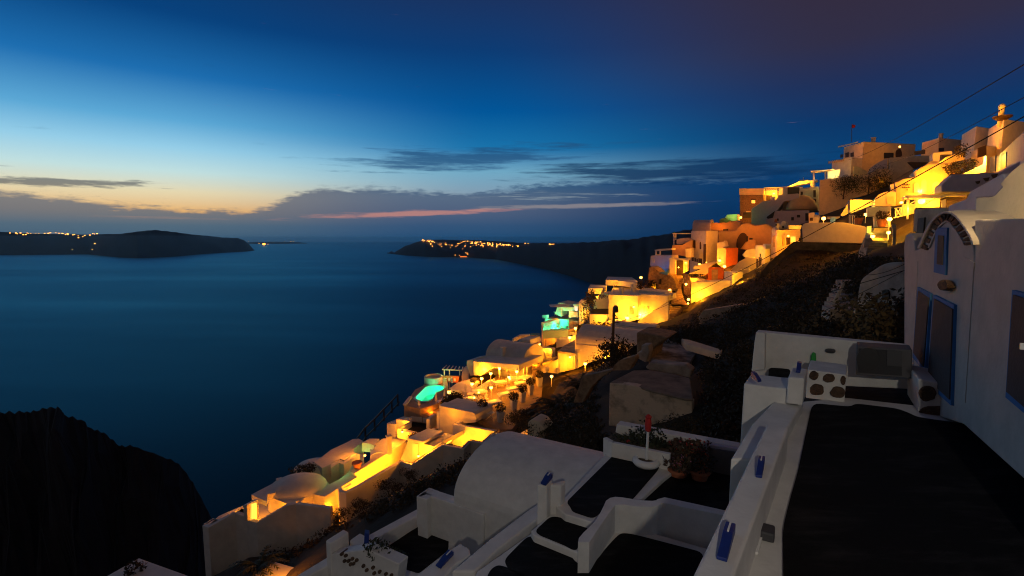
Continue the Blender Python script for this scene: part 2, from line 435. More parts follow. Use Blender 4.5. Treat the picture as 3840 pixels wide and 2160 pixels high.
def pen(p):
    x = p[0]/1.4907
    for a, b in zip(PEN[:-1], PEN[1:]):
        if x <= b[0]:
            f = max(0, (x-a[0])/(b[0]-a[0])); return on_slope(p, (a[1]+(b[1]-a[1])*f)*1.4907, (a[2]+(b[2]-a[2])*f)*1.4907, 700)
def cape():
    prof = Q(-700,1080,-400,1066,-120,1050,-60,1040,0,1038,60,1036,100,1030,130,1024,155,1028,162,1044,215,1060,222,1076,262,1090,300,1120,335,1123,400,1145,450,1166,476,1200,500,1240,530,1300,548,1400,580,1500)
    m = M(); rnd = random.Random(3); rows = []
    P = []
    for a, b in zip(prof[:-1], prof[1:]):
        for i in range(5): P.append((a[0]+(b[0]-a[0])*i/5, a[1]+(b[1]-a[1])*i/5))
    P.append(prof[-1])
    for (x, y) in P:
        rd = atY((x, y), 300+3*math.sin(x*.02)); rd.z += .8*math.sin(x*.21)+.5*math.sin(x*.53+1)
        row = [rd*1.25+Vector((0,0,-90))]
        row.append(rd)
        for k in range(1, 14):
            w_ = 3*math.sin(x*.045+k*1.3)+2*math.sin(x*.013+k*2.1); p = Vector((rd.x*(1-.045*k), rd.y-13*k+w_, rd.z-(9*k+.7*k*k)-w_*.6+1.2*math.sin(x*.13+k*2.7)))
            row.append(p)
        rows.append(row)
    n = len(rows[0])
    m.add([p for r in rows for p in r], [(i*n+k, i*n+k+1, (i+1)*n+k+1, (i+1)*n+k) for i in range(len(rows)-1) for k in range(n-1)])
    struct('hill_cape', m, ROCK)
cape()
# lights of the far towns
def town(name, spots, size, es, kind='stuff', colr=(1,.36,.05)):
    m = M()
    for p in spots:
        s_ = size*random.uniform(.6, 1.5); m.box(p, s_, s_, s_*.8)
    o = struct(name, m, mat('far_lamp_'+name, (1,.7,.4), .5, emit=colr, es=es), kind=kind)
    return o
rnd = random.Random(11)
sp = []
for _ in range(210):
    t = rnd.random(); zx = 800+t*980
    base = 530+18*math.sin(t*9)*.3+t*45+(t > .75)*2
    zy = base+abs(rnd.gauss(0, 1))*(26 if t < .8 else 12)*(1 if .1 < t else .5)
    if 1540 < zx < 1560 or rnd.random() < .1: continue
    sp.append(pen(Z2(zx, zy)[0]))
town('town_lights', sp, 3.8, 7)
sp = []
for x, y in [(75,752),(120,752),(130,758),(155,752),(175,765),(195,764),(205,752),(215,757),(232,755),(268,754),(293,755),(337,755),(365,755),(380,750),(420,750),(445,754),(470,755),(478,757),(495,764),(510,757),(512,764),(550,766),(562,763),(590,772),(592,788),(625,780),(640,770),(678,768),(700,757),(713,760),(733,757),(715,832),(695,877),(545,875)]:
    p = Z1(x, y)[0]; sp.append(atY((p[0], p[1]), 7150))
town('island_lights', sp, 4.0, 6)
m = M().lathe(atY(Z1(1992,836)[0], 14500), [(0,-30),(33,-22),(44,0),(33,22),(0,30)], 8)
one('harbour_lamp', 'bright orange light on the thin dark headland beyond the left island', 'lamp', m, mat('harbour_glow', (1,.5,.2), .5, emit=(1,.24,.02), es=10))
sp = [atY(Z1(*c)[0], 16000) for c in ((1875,816),(1955,830),(2022,836),(2148,816),(2195,817),(2215,816))]
town('headland_lights', sp, 6, 4)
m = M()
t = T('boat', 'small boat with orange lights moored below the lit cliff town', 'boat')
b0 = atZ(Z2(1230,716)[0], SEA)
t.part('hull', M().prism([b0+Vector(v) for v in ((-45,0,0),(-38,-9,0),(38,-9,0),(52,0,0),(38,9,0),(-38,9,0))], (0,0,9)), WPAINT)
m = M()
for i in range(6): m.box(b0+Vector((-34+i*13, -3, 14+4*(i % 2))), 3.5, 3.5, 3.5)
t.part('deck_light', m, mat('deck_glow', (1,.4,.1), .5, emit=(1,.2,.02), es=5)); t.done()
sp = [pen(Z2(*c)[0]) for c in ((1145,688),(1187,690),(1252,662),(1268,665),(1258,675),(1272,678),(1152,600),(1220,625),(1850,570),(1880,572),(2095,578),(2108,580),(2125,579),(2138,578))]
town('shore_lights', sp, 3.6, 4)
# ------------------------------------------------------------------ terrain of the near hillside
CTRL = [((770,2100),44),((950,2060),44),((1160,2000),43),((1350,1950),42),((1600,1810),45),((1880,1650),50),((1800,1560),55),((2000,1460),60),((1780,1400),64),((2090,1410),66),((2270,1350),64),
 ((2050,1300),84),((2080,1240),86),((2300,1205),82),((2450,1215),78),((2350,1255),74),((2560,1175),80),((2640,1115),82),((2540,1040),92),((2480,1095),88),((2620,1005),98),((2740,1045),90),((2700,1015),94),((2900,965),95),
 ((2770,835),120),((2900,825),112),((3000,805),108),((3080,840),95),((3300,885),60),((3100,905),80),((3160,690),110),((3450,700),84),((3700,740),56),((3300,740),78),((3230,940),66),((3150,930),71),((3060,920),75),((3560,720),68),((2990,912),76),((2700,1105),70),((2500,1275),60),((3150,965),62),((2900,1150),40),((3000,1240),26),((3280,1110),24),((3200,955),55),
 ((2290,1595),28),((2350,1330),46),((1900,1690),27),((1400,1900),31),((1150,2050),33),((2100,1640),24),((2600,1650),18),((2480,1660),23),((800,2160),36),((1000,1720),52),((2450,1500),30),((2700,1300),36)]
CP3 = [atY(p, Y) for p, Y in CTRL]+[Vector((6,6,-7.5)),Vector((0,10,-11)),Vector((12,8,-5)),Vector((-6,14,-14.5)),Vector((-14,20,-21)),Vector((20,10,-3)),Vector((90,150,8)),Vector((110,100,9)),Vector((60,40,3)),Vector((70,125,9)),Vector((45,130,-4))]
U33, V33 = dirs(33)
def terrain_z(x, y):
    p = Vector((x, y, 0)); sw = 0; sz = 0
    u, v = p.dot(U33), p.dot(V33)
    base = .6*min(v, 12)+.10*max(0, v-12)+.19*u-8
    for c in CP3:
        d2 = (c.x-x)**2+(c.y-y)**2+4
        cu, cv = c.x*U33.x+c.y*U33.y, c.x*V33.x+c.y*V33.y
        w = 1/(d2*d2); sw += w; sz += w*(c.z-(.6*min(cv, 12)+.10*max(0, cv-12)+.19*cu-8))
    z = base+sz/sw
    return z
CARVE = []
def carve(px, z, dz=.4): CARVE.append(([atZ(p, z) for p in px], z-dz))
def inside(poly, x, y):
    c = False; j = len(poly)-1
    for i in range(len(poly)):
        a, b = poly[i], poly[j]
        if (a.y > y) != (b.y > y) and x < (b.x-a.x)*(y-a.y)/(b.y-a.y)+a.x: c = not c
        j = i
    return c
carve(Y1(860,1060,1060,860,1390,620,1720,470,2080,500,2320,760,2400,1000,2260,1230,1850,1500,1500,1560,1060,1340), atY(Y1(1500,1000)[0], 56).z, .5)
def edge_v(u):
    # where the slope breaks into the cliff
    pts = [(-20,-36),(15,-42),(25,-43),(34,-41),(46,-45),(60,-50),(88,-53),(110,-46),(125,-38),(150,-20),(200,5)]
    for a, b in zip(pts[:-1], pts[1:]):
        if u <= b[0]: return a[1]+(b[1]-a[1])*max(0, (u-a[0]))/(b[0]-a[0])
    return pts[-1][1]
def hillside():
    m = M(); st = 1.5; nx, ny = 120, 112; x0, y0 = -62, 3
    rnd = random.Random(5); vs = []
    for j in range(ny):
        for i in range(nx):
            x = x0+i*st; y = y0+j*st
            z = terrain_z(x, y)-.35
            u, v = x*U33.x+y*U33.y, x*V33.x+y*V33.y
            e = edge_v(u)
            if v < e: z = min(z, z-1.9*(e-v))
            if u > 118: z -= (u-118)*.6
            z += rnd.uniform(-.22, .22)
            for pl, zm in CARVE:
                if z > zm and inside(pl, x, y): z = zm
            vs.append(Vector((x, y, max(z, SEA-5))))
    m.add(vs, [(j*nx+i, j*nx+i+1, (j+1)*nx+i+1, (j+1)*nx+i) for j in range(ny-1) for i in range(nx-1)])
    return struct('hillside', m, mat('scrubby_soil', (.045,.032,.022), 1, .0, .35, 1.0, 3, (.016,.012,.008)), True)
hillside()

# evening air over the caldera
def haze():
    m = M().box(Vector((0, 15500, -113)), 33500, 17600, 138.5)
    o = build('haze', m, bpy.data.materials.new('evening_air')); o['kind'] = 'stuff'
    mt = o.data.materials[0]; mt.use_nodes = True; nt = mt.node_tree; nt.nodes.remove(nt.nodes['Principled BSDF'])
    v = nt.nodes.new('ShaderNodeVolumePrincipled'); v.inputs['Color'].default_value = (.55,.82,1,1); v.inputs['Density'].default_value = 2.2e-5; v.inputs['Anisotropy'].default_value = .65
    nt.links.new(v.outputs[0], nt.nodes['Material Output'].inputs['Volume'])
haze()
# ================================================================== near terraces
def fillet(poly, r=.12, n=4):
    out = []
    k = len(poly)
    for i in range(k):
        a, b, c = poly[i-1], poly[i], poly[(i+1) % k]
        la = math.hypot(a[0]-b[0], a[1]-b[1]); lc = math.hypot(c[0]-b[0], c[1]-b[1])
        ta = min(.45, r/max(la, 1)); tc_ = min(.45, r/max(lc, 1))
        p = (b[0]+(a[0]-b[0])*ta, b[1]+(a[1]-b[1])*ta); q_ = (b[0]+(c[0]-b[0])*tc_, b[1]+(c[1]-b[1])*tc_)
        for j in range(n+1):
            t = j/n; out.append(((1-t)**2*p[0]+2*t*(1-t)*b[0]+t*t*q_[0], (1-t)**2*p[1]+2*t*(1-t)*b[1]+t*t*q_[1]))
    return out
ZT = -3.05                                   # upper terrace floor
U34, V34 = dirs(34.5); UF, VF = dirs(31.5)
# -- upper terrace: white slab, dark sheet on it, parapet with piers, end wall
t = T('terrace', 'large upper terrace with black floor and white rim beside the blue-trimmed church', 'terrace')
slab = [(2540,2420),(2700,2160),(2890,1760),(3000,1530),(3010,1505),(3170,1490),(3440,1520),(3560,1500),(4700,1500),(4700,2420)]
t.part('slab', top(slab, 3.4, z=ZT), WN, .03)
fl = fillet(X7(445,190,700,215,830,226,885,195,1300,245,1420,290,1500,330,1640,352,2000,400,2130,440,2300,620,2576,900)+[(4200,2150),(4200,2420),(2940,2420)]+X7(150,1449,210,1200,300,880,390,450), 30)
t.part('floor', top(fl, .03, z=ZT+.025), FLOOR)
t.done()
t = T('terrace', 'small raised black landing between the stone planter and the church front', 'terrace')
LZ = -3.30
t.part('slab', top([(3140,1508),(3450,1545),(3440,1420),(3150,1395)], 2.6, z=LZ-.03), WN, .02)
t.part('floor', top([(3166,1500),(3434,1528),(3405,1437),(3168,1409)], .04, z=LZ+.02), FLOOR); t.done()
ZP = -2.6
t = T('parapet', 'thick white parapet along the left side of the large black terrace', 'wall')
pp = [(2400,2520),(2596,2160),(2875,1589),(2957,1604),(2752,2160),(2600,2560)]
t.part('wall', top(pp, 3.9, z=ZP), WN, .03)
t.part('low_wall', top([(2820,1590),(2905,1500),(3009,1512),(2958,1600),(2860,1720),(2740,1720)], 3.4, z=-2.86), WN, .03)
t.done()
t = T('pier', 'white pier with a blue bracket, right one of the pair past the parapet', 'pier')
t.part('wall', fw(Y8(682,575,852,588,832,862,664,842), 8.1, .75, 34.5), WN, .03); t.done()
t = T('pier', 'tall white outer pier at the far left corner of the upper terrace', 'pier')
t.part('wall', fw(Y8(240,640,572,682,690,690,640,1300,190,1449), 8.6, .8, 34.5), WN, .03); t.done()
# end wall
t = T('end_wall', 'white end wall behind the black landing with a green bottle-shaped thing hung on it', 'wall')
YW = 11.2
t.part('wall', fw([(2836,1243),(3413,1299),(3418,1460),(2990,1440),(2818,1420)], YW, .28, 34.5), WN, .025)
t.part('buttress', fw(Y8(362,120,455,130,452,232,448,500,316,515,345,230), YW-.18, .2, 34.5, ref=(2836,1243)), WN, .02)
t.done()
one('green_float', 'green plastic float hanging on the white end wall', 'float', fw(fillet(Y8(918,345,938,330,962,338,968,400,960,455,920,458,902,435,912,400), 8), YW-.12, .1, 34.5, ref=(2836,1243)), GREEN, .02)
t = T('wall_light', 'dark oval bulkhead light on the white end wall beside the grey air unit', 'wall light')
t.part('casing', fw(fillet(Y8(1058,290,1162,298,1160,340,1056,330), 18, 6), YW-.1, .1, 34.5, ref=(2836,1243)), DMETAL, .02)
t.part('glass', fw(fillet(Y8(1078,303,1143,308,1141,328,1076,321), 10, 6), YW-.12, .03, 34.5, ref=(2836,1243)), SHUT); t.done()
t = T('air_unit', 'grey outdoor air unit standing on the landing against the end wall', 'air unit')
t.part('casing', fw(Y8(1378,262,1935,300,1935,590,1368,552), YW-.75, .5, 34.5, ref=(2836,1243)), ACM, .02)
t.part('front_panel', fw(Y8(1400,288,1830,318,1830,560,1392,528), YW-.79, .03, 34.5, ref=(2836,1243)), mat('dark_grille', (.03,.03,.034), .7))
t.part('fan', fw([(3205+math.cos(a)*44+50, 1348+math.sin(a)*44) for a in [i*math.pi/10 for i in range(20)]], YW-.82, .04, 34.5, ref=(2836,1243)), DARK)
t.part('grille', fw(Y8(1680,300,1830,312,1830,470,1680,458), YW-.82, .03, 34.5, ref=(2836,1243)), DMETAL); t.done()
# left end: carpeted passage behind the piers
one('passage_floor', 'small dark square of floor behind the two piers', 'floor', top(fillet(Y8(492,478,712,492,680,650,482,620), 14), .2, z=-2.95), FLOOR)
# planter with inset stones
YP = 9.2
t = T('stone_planter', 'white planter box with four brown stones set in its front, left of the landing', 'planter')
t.part('wall', fw([Y8(880,498,1275,553,1250,836,860,785)[i] for i in range(4)], YP, .9, 34.5), WN, .02)
def blob(cx, cy, rx, ry, zf, n=14, sd=0):
    r_ = random.Random(int(cx*7+cy)+sd); return [zf(cx+rx*math.cos(2*math.pi*i/n)*r_.uniform(.88,1.06), cy+ry*math.sin(2*math.pi*i/n)*r_.uniform(.88,1.06))[0] for i in range(n)]
for cx, cy, rx, ry in ((943,560,50,45),(1095,588,68,45),(975,705,76,60),(1185,732,80,60),(1240,610,28,48)):
    t.part('inset_stone', fw(blob(cx, cy, rx, ry, Y8), YP-.035, .08, 34.5, ref=Y8(880,498)[0]), INSET, .015)
t.done()
t = T('stone_block', 'low white block with big dark stones at the foot of the church front', 'planter')
YB_ = 8.35
t.part('wall', fw(X8(1300,712,1890,828,1850,1200,1300,1132), YB_, 1.2, 31.5), WN, .03)
for cx, cy, rx, ry in ((1415,890,112,100),(1662,858,74,36),(1820,868,40,30),(1750,968,70,62),(1535,1100,235,58)):
    t.part('inset_stone', fw(blob(cx, cy, rx, ry, X8, 18), YB_-.03, .06, 31.5, ref=X8(1300,712)[0]), INSET, .015)
t.done()
# blue brackets
def bracket(label, foot, z, hgt, slot=True):
    t = T('parapet_bracket', label, 'bracket', 'blue wooden brackets on the parapets')
    P = [atZ(p, z) for p in foot]; c = sum(P, Vector())/4
    a = (P[0]+P[1])/2; b = (P[2]+P[3])/2; w = (P[1]-P[0])/2
    up = Vector((0,0,hgt))
    m = M().prism([a-w, b-w, b-w+up*.35, a-w+(b-a)*.35+up, a-w+up], w*2)
    t.part('body', m, DBLUE, .008)
    if slot: t.part('slat', M().prism([a-w*.18+(b-a)*.03+up*1.01, a-w*.18+(b-a)*.36+up*1.01, a+w*.18+(b-a)*.36+up*1.01, a+w*.18+(b-a)*.03+up*1.01], (0,0,.012)), WPAINT)
    t.done()
bracket('largest blue bracket with pale stripe on the near end of the terrace parapet', X6(1290,760,1440,800,1300,1245,1165,1205), ZP, .09)
bracket('blue bracket halfway along the terrace parapet', [(2845,1735),(2868,1738),(2858,1795),(2832,1790)], ZP, .09)
bracket('blue bracket on top of the right white pier', Y8(775,480,818,484,808,535,765,530), -2.30, .12, False)
bracket('blue bracket lying on the tall outer pier', Y8(310,575,345,568,420,620,380,632), -2.42, .10, False)
# meter box and weathered plug on the rim of the terrace
t = T('plug_box', 'black lantern box with a white cable strip on the terrace rim', 'box')
c = atZ(X6(1905,860)[0], ZT); m = M().box(c+Vector((0,0,.05)), .075, .095, .05, rad(-30)); t.part('casing', m, DMETAL, .02)
a, b = atZ(X6(1800,900)[0], ZT+.01), atZ(X6(1735,1130)[0], ZT+.01)
t.part('cable_strip', M().prism([a+Vector((-.02,0,0)), a+Vector((.03,0,0)), b+Vector((.03,0,0)), b+Vector((-.02,0,0))], (0,0,.03)), WPAINT, .005); t.done()
# ================================================================== church
VC = 2.02; QC = VF*VC
def onF(p, off=0): return onplane(p, VF*(VC-off), VF)
def F(poly, d=.3, off=0): return M().prism([onF(p, off) for p in poly], VF*d)
t = T('church', 'white church with blue-trimmed windows and an arched pediment at the right edge', 'church')
arch = Z7(1010,1010,1030,910,1090,770,1165,620,1255,515,1345,462,1450,452,1545,500,1645,620,1725,750,1790,850,1795,1005)
fac = [(3390,1520)]+Z7(770,1240,765,1000,780,860)+Z7(800,800,845,780,890,800,915,850,930,1040,945,1035)+Z7(1010,1010,1035,905,1090,770,1165,620,1255,515,1345,462,1450,452,1545,500,1645,620,1725,750,1790,850)+[(3655,1000),(3655,823),(3845,819),(4000,816),(4000,2150),(3840,1800),(3610,1590)]
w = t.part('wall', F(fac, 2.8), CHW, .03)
# arch band: white rim and dark openings
def arcpt(s_, r):
    # interpolate along the pediment; r = inset toward the inside (photo units)
    path = Z7(975,1010,1030,880,1090,745,1165,610,1255,520,1345,470,1450,470,1540,530,1630,640,1710,760,1775,880,1790,960)
    f = s_*(len(path)-1); i = min(int(f), len(path)-2); k = f-i
    x = path[i][0]+(path[i+1][0]-path[i][0])*k; y = path[i][1]+(path[i+1][1]-path[i][1])*k
    dx, dy = path[i+1][0]-path[i][0], path[i+1][1]-path[i][1]; L = math.hypot(dx, dy)
    return (x-dy/L*r, y+dx/L*r)
for k in range(14):
    a, b = k/14+.012, (k+1)/14-.018
    t.part('arch_opening', F([arcpt(a, 6), arcpt(b, 6), arcpt(b, 30), arcpt(a, 30)], .05, .04), INSET)
rim = [arcpt(k/28, -4) for k in range(29)]+[arcpt(k/28, 4) for k in range(28, -1, -1)]
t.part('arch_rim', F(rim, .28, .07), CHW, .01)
rim = [arcpt(.04+k/28*.92, 32) for k in range(29)]+[arcpt(.04+k/28*.92, 37) for k in range(28, -1, -1)]
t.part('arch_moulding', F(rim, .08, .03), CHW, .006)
wi = t.part('window', F([Z7(1240,697)[0],Z7(1412,700)[0],Z7(1385,1415)[0],Z7(1210,1372)[0]], .06, .03), BLUE)
t.part('pane', F(Z7(1275,815,1350,820,1335,1262,1255,1250), .04, .05), SHUT, under=wi)
def win(tl, tr, br, bl, f=10):
    i = t.part('window', F([tl, tr, br, bl], .06, .04), BLUE)
    ins = [(tl[0]+f*.2, tl[1]+f*1.5), (tr[0]-f*.7, tr[1]+f*1.6), (br[0]-f*.7, br[1]-f*2.2), (bl[0]+f*.2, bl[1]-f*1.8)]
    t.part('shutter', F(ins, .04, .06), SHUT, under=i)
win((3440,1076),(3488,1101),(3468,1397),(3422,1341))
win((3500,1105),(3577,1143),(3565,1520),(3476,1440))
win((3795,1087),(3900,1118),(3900,1600),(3770,1490), 12)
# pilaster strips
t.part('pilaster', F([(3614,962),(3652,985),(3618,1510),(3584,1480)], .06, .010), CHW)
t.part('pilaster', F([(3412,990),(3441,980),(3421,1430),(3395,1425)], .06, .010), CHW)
m = M().prism([onF(p, .12) for p in blob(1335, 280, 78, 86, Y7, 12)], VF*.1)
t.part('stone_plaque', m, INSET, .02)
t.part('door_handle', F(X8(2520,275,2530,275,2528,355,2518,355), .03, .12), METAL)
# barrel roof behind the pediment and the tall lit wall with its rounded gable
vr = []
for (x, y) in Z7(1480,430,1600,470,1700,560,1780,680,1812,735,1790,850,1700,760,1600,640,1520,520):
    vr.append((x, y))
t.part('roof', F(vr, 2.0, -.25), WN, .05)
t.done()
t = T('tall_house', 'tall pale wall with a rounded top standing behind the church', 'house')
gab = [(3655,832)]+Z7(1850,245,2050,240,2120,215,2180,160,2240,90)+Z5(2200,1330,2280,1240,2380,1130,2480,1050,2576,985)+[(3900,580),(4000,560),(4000,832)]
t.part('wall', vw(gab, 3655, 9.0, 3840, 7.4, 4), CREAM, .08)
t.done()
t = T('annex', 'low dim house with a sloping roof left of the tall pale wall', 'house')
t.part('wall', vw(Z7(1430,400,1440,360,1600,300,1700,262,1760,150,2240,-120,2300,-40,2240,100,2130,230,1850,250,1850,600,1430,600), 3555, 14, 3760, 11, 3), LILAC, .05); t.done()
t = T('side_house', 'dark narrow house with a doorway just left of the church arch', 'house')
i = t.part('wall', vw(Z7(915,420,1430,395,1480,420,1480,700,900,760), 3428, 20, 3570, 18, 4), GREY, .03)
t.part('door', vw(Z7(975,560,1070,545,1040,900,940,900), 3428, 20, 3570, 18, .3, off=.06), DARK); t.done()
# small vaulted outhouse below the stairs
t = T('outhouse', 'small weathered white vaulted outhouse with one dark window beside the stairs', 'hut')
hp = fillet(Y7(30,640,50,400,90,200,180,120,330,20,420,-40,560,-70,800,-75,800,600,780,740,200,715), 60)
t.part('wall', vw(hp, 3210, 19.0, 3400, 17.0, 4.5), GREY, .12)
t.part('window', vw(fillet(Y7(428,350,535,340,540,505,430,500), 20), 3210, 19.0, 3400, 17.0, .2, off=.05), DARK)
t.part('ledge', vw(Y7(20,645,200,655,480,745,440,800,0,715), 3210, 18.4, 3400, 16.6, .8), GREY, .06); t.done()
# ================================================================== lower terraces
L1, L2, L3 = -5.9, -6.08, -6.25
t = T('lower_terrace', 'white terrace with a long black floor panel and a ring-based pole', 'terrace')
t.part('slab', top([(2085,1900),(2270,1700),(2330,1680),(2520,1715),(2560,1740),(2480,1800),(2400,1876),(2310,1866),(2282,1880),(2262,1915),(2232,1962),(2120,1928)], 3, z=L1), WN, .03)
t.part('floor', top(fillet(X3(1408,862,1500,770,1880,392,1930,382,2120,430,2340,490,2335,530,2070,835,1850,870,1700,1010,1650,1018,1465,955,1440,900), 14), .03, z=L1+.02), FLOOR); t.done()
t = T('lower_terrace', 'white landing holding the smallest rounded black floor panel', 'terrace')
t.part('slab', top(X3(1050,1150,1240,990,1340,985,1660,1085,1560,1230,1560,1330,1530,1380,1080,1200), 3, z=L2), WN, .03)
t.part('floor', top(fillet(X3(1093,1150,1235,1018,1300,1010,1640,1100,1528,1235,1522,1335,1470,1340,1400,1300,1130,1190), 16), .03, z=L2+.02), FLOOR); t.done()
t = T('lower_terrace', 'lowest white terrace with wide black panels meeting at a curved white wall', 'terrace')
t.part('slab', top([(1720,2300),(1790,2140),(1990,2000),(2000,1995),(2420,1990),(2700,2070),(2650,2500),(1700,2500)], 3, z=L3), WN, .03)
fp = fillet(X5(205,1200,540,860,640,848,1180,1098,1280,1240,1400,1290,1490,1272,1620,1190,1720,1050,1900,850,1980,797,2150,815,2576,925)+[(2640,2072),(2640,2330),(2020,2330),(1900,2120)], 30)
t.part('floor', top(fp, .03, z=L3+.02), FLOOR)
t.part('floor', top(fillet(X5(0,1345,105,1283,200,1300,560,1449)+[(2010,2260),(1760,2300)], 20), .03, z=L3+.02), FLOOR); t.done()
# S-curved wall
t = T('curved_wall', 'S-curved white wall stepping up between the black floor panels', 'wall')
back = X5(1318,940,1332,870,1400,790,1555,640,1640,520,1700,400,1740,310,1800,268,1880,250,1980,258,2130,283,2300,305,2440,312,2540,295)+X6(250,290,370,258,800,350,1290,458)
front = [(2735,1935)]+X6(1225,522,800,440,395,350)+X5(2590,345,2520,390,2430,405,2200,400,1960,370,1880,380,1800,480,1690,640,1600,770,1490,940)
t.part('wall', top(back+front, 1.2, z=-5.62), WN, .05); t.done()
# big barrel roof
t = T('vaulted_house', 'broad white barrel-vaulted house roof below the pole terrace', 'house')
a = atZ((1700,1862), -7.55); b = atZ((2080,1985), -7.55)
b2 = a+(b-a).normalized()*8.2
wv = (dirs(33)[0])*3.9
t.part('roof', M().vault(a+Vector((0,0,0)), b2, wv, 1.15, 20, 2.2), WN, .04)
t.part('wall', fw(X3(205,872,300,905,720,1042,700,1120,700,1449,208,1449), 13.9, .5, 29), WN, .03)
t.part('vent', fw(X3(690,1110,745,1080,745,1160,682,1210), 13.85, .05, 29, ref=X3(205,872)[0]), SHUT); t.done()
# long parapet below vault, pillar
t = T('parapet', 'long sloping white parapet running from the pillar to the bottom edge', 'wall')
t.part('wall', top(X3(1010,952,1105,888,1205,905,1200,965,960,1150,720,1335,600,1449,480,1560,250,1560,380,1449,640,1232), 2.2, z=-6.25), WN, .04); t.done()
t = T('pier', 'white pillar with a blue bracket on top standing before the barrel roof', 'pier')
t.part('wall', top(X3(1108,690,1172,640,1268,640,1210,706), 1.2, z=-5.35), WN, .04)
t.part('buttress', top(X3(1215,690,1360,640,1402,652,1350,700), 1.0, z=-5.42), WN, .05); t.done()
bracket('blue bracket with pale stripe on the pillar before the barrel roof', X3(1215,605,1268,625,1192,700,1155,690), -5.34, .1)
t = T('pier', 'chunky white pier end with a blue bracket at the bottom of the photo', 'pier')
t.part('wall', top(X2(1520,1425,1690,1290,1890,1150,1945,1112,2045,1170,2052,1235,1900,1330,1700,1560,1400,1560), 2.0, z=-6.9), WN, .05); t.done()
bracket('blue bracket with pale stripe on the chunky pier at the bottom', X2(1830,1212,1882,1240,1760,1368,1690,1360), -6.88, .08)
# left court
LC = -9.0
t = T('courtyard', 'sunken court with black floor between white walls, left of the barrel roof', 'courtyard')
t.part('slab', top(X2(1000,1190,1560,780,1700,850,1900,920,1900,1300,1500,1520,1150,1400), 2.5, z=LC), WN, .03)
t.part('floor', top(fillet(X2(1190,1170,1640,870,1680,872,1830,925,1830,1180,1530,1420,1310,1345), 12), .03, z=LC+.02), FLOOR); t.done()
t = T('wall_block', 'white end block with an orange-lit end above the sunken court', 'wall')
t.part('wall', wseq([atZ(p, -7.75) for p in X2(1510,645,1560,662)], .6, 1.0), WN, .03); t.part('wall', wseq([atZ(p, -7.75) for p in X2(1515,645,1635,562,1900,645,2250,770)], -.38, 2.2), WN, .03); t.done()
t = T('parapet', 'straight white parapet along the left of the sunken court', 'wall')
t.part('wall', top(X2(290,1449,645,1235,1050,1020,1512,772,1562,768,1590,800,1100,1075,830,1230,420,1449,300,1560,60,1560), 2.0, z=-8.6), WN, .04)
t.done()
t = T('wall_block', 'white block with an orange-lit left end beside the perforated wall', 'wall')
t.part('wall', top(X2(592,1090,775,975,828,1005,640,1125), 1.9, z=-7.9), WN, .04); t.done()
t = T('wall_block', 'short white block carrying a blue bracket, left of the flower trough', 'wall')
t.part('wall', top(X2(835,1085,940,1012,1010,1050,990,1190,880,1150), 1.2, z=-8.1), WN, .04); t.done()
bracket('small blue bracket clipped to the short white block by the flower trough', X2(990,1032,1035,1040,1015,1140,990,1150), -8.05, .15, False)
t = T('perforated_wall', 'low white wall pierced by rows of small dark round holes', 'wall')
t.part('wall', fw(X2(640,1230,1010,1180,1330,1330,1300,1560,640,1560), 12.0, .35, 29), WN, .03)
for cx, cy in ((750,1232),(790,1248),(778,1302),(818,1300),(858,1280),(900,1295),(868,1328),(840,1335),(968,1352),(1002,1395),(1065,1368),(1078,1425),(1132,1410),(1195,1432),(1250,1446)):
    t.part('hole', fw(blob(cx, cy, 17, 19, X2, 10), 11.95, .2, 29, ref=X2(640,1230)[0]), INSET)
t.done()
t = T('flower_trough', 'white trough of low plants at the edge of the sunken court', 'planter')
t.part('trough', top(X2(1008,1178,1080,1140,1325,1222,1262,1302), .45, z=-7.75), WN, .03)
t.part('soil', top(X2(1030,1180,1085,1150,1295,1222,1250,1282), .05, z=-7.73), SOIL)
c = atZ(X2(1110,1175)[0], -7.7)
t.part('plant', M().leaves(c, .35, .25, .22, 160, .06).leaves(c+Vector((.45,-.1,-.05)), .4, .25, .12, 90, .05), LEAF); t.done()
# black panel bottom left, corner of a house below, lit planter with palm
one('floor_panel', 'rounded black floor panel in the very corner left of the perforated wall', 'floor', top(fillet(X2(600,1460,720,1372,790,1364,860,1390,930,1449,900,1560,560,1560), 14), .3, z=-9.4), FLOOR)
t = T('house', 'white roof corner rising at the bottom left of the photo', 'house')
t.part('roof', top([(380,2180)]+X1(878,1449,1145,1300,1560,1449)+[(760,2240),(560,2330)], 3, z=-19), WH, .05)
t.part('plant', M().leaves(atZ(X1(1110,1400)[0], -18.9), .55, .5, .5, 160, .12), LEAFD); t.done()
t = T('palm_planter', 'low white planter holding a small palm, lit orange from below', 'planter')
t.part('wall', top(X2(40,1290,325,1375,320,1420,300,1600,-260,1600,-150,1449,30,1340), 1.4, Y=31), WH, .04)
t.part('wall', top(X2(325,1330,415,1262,500,1300,330,1420), 1.2, Y=30.5), WH, .04); t.done()
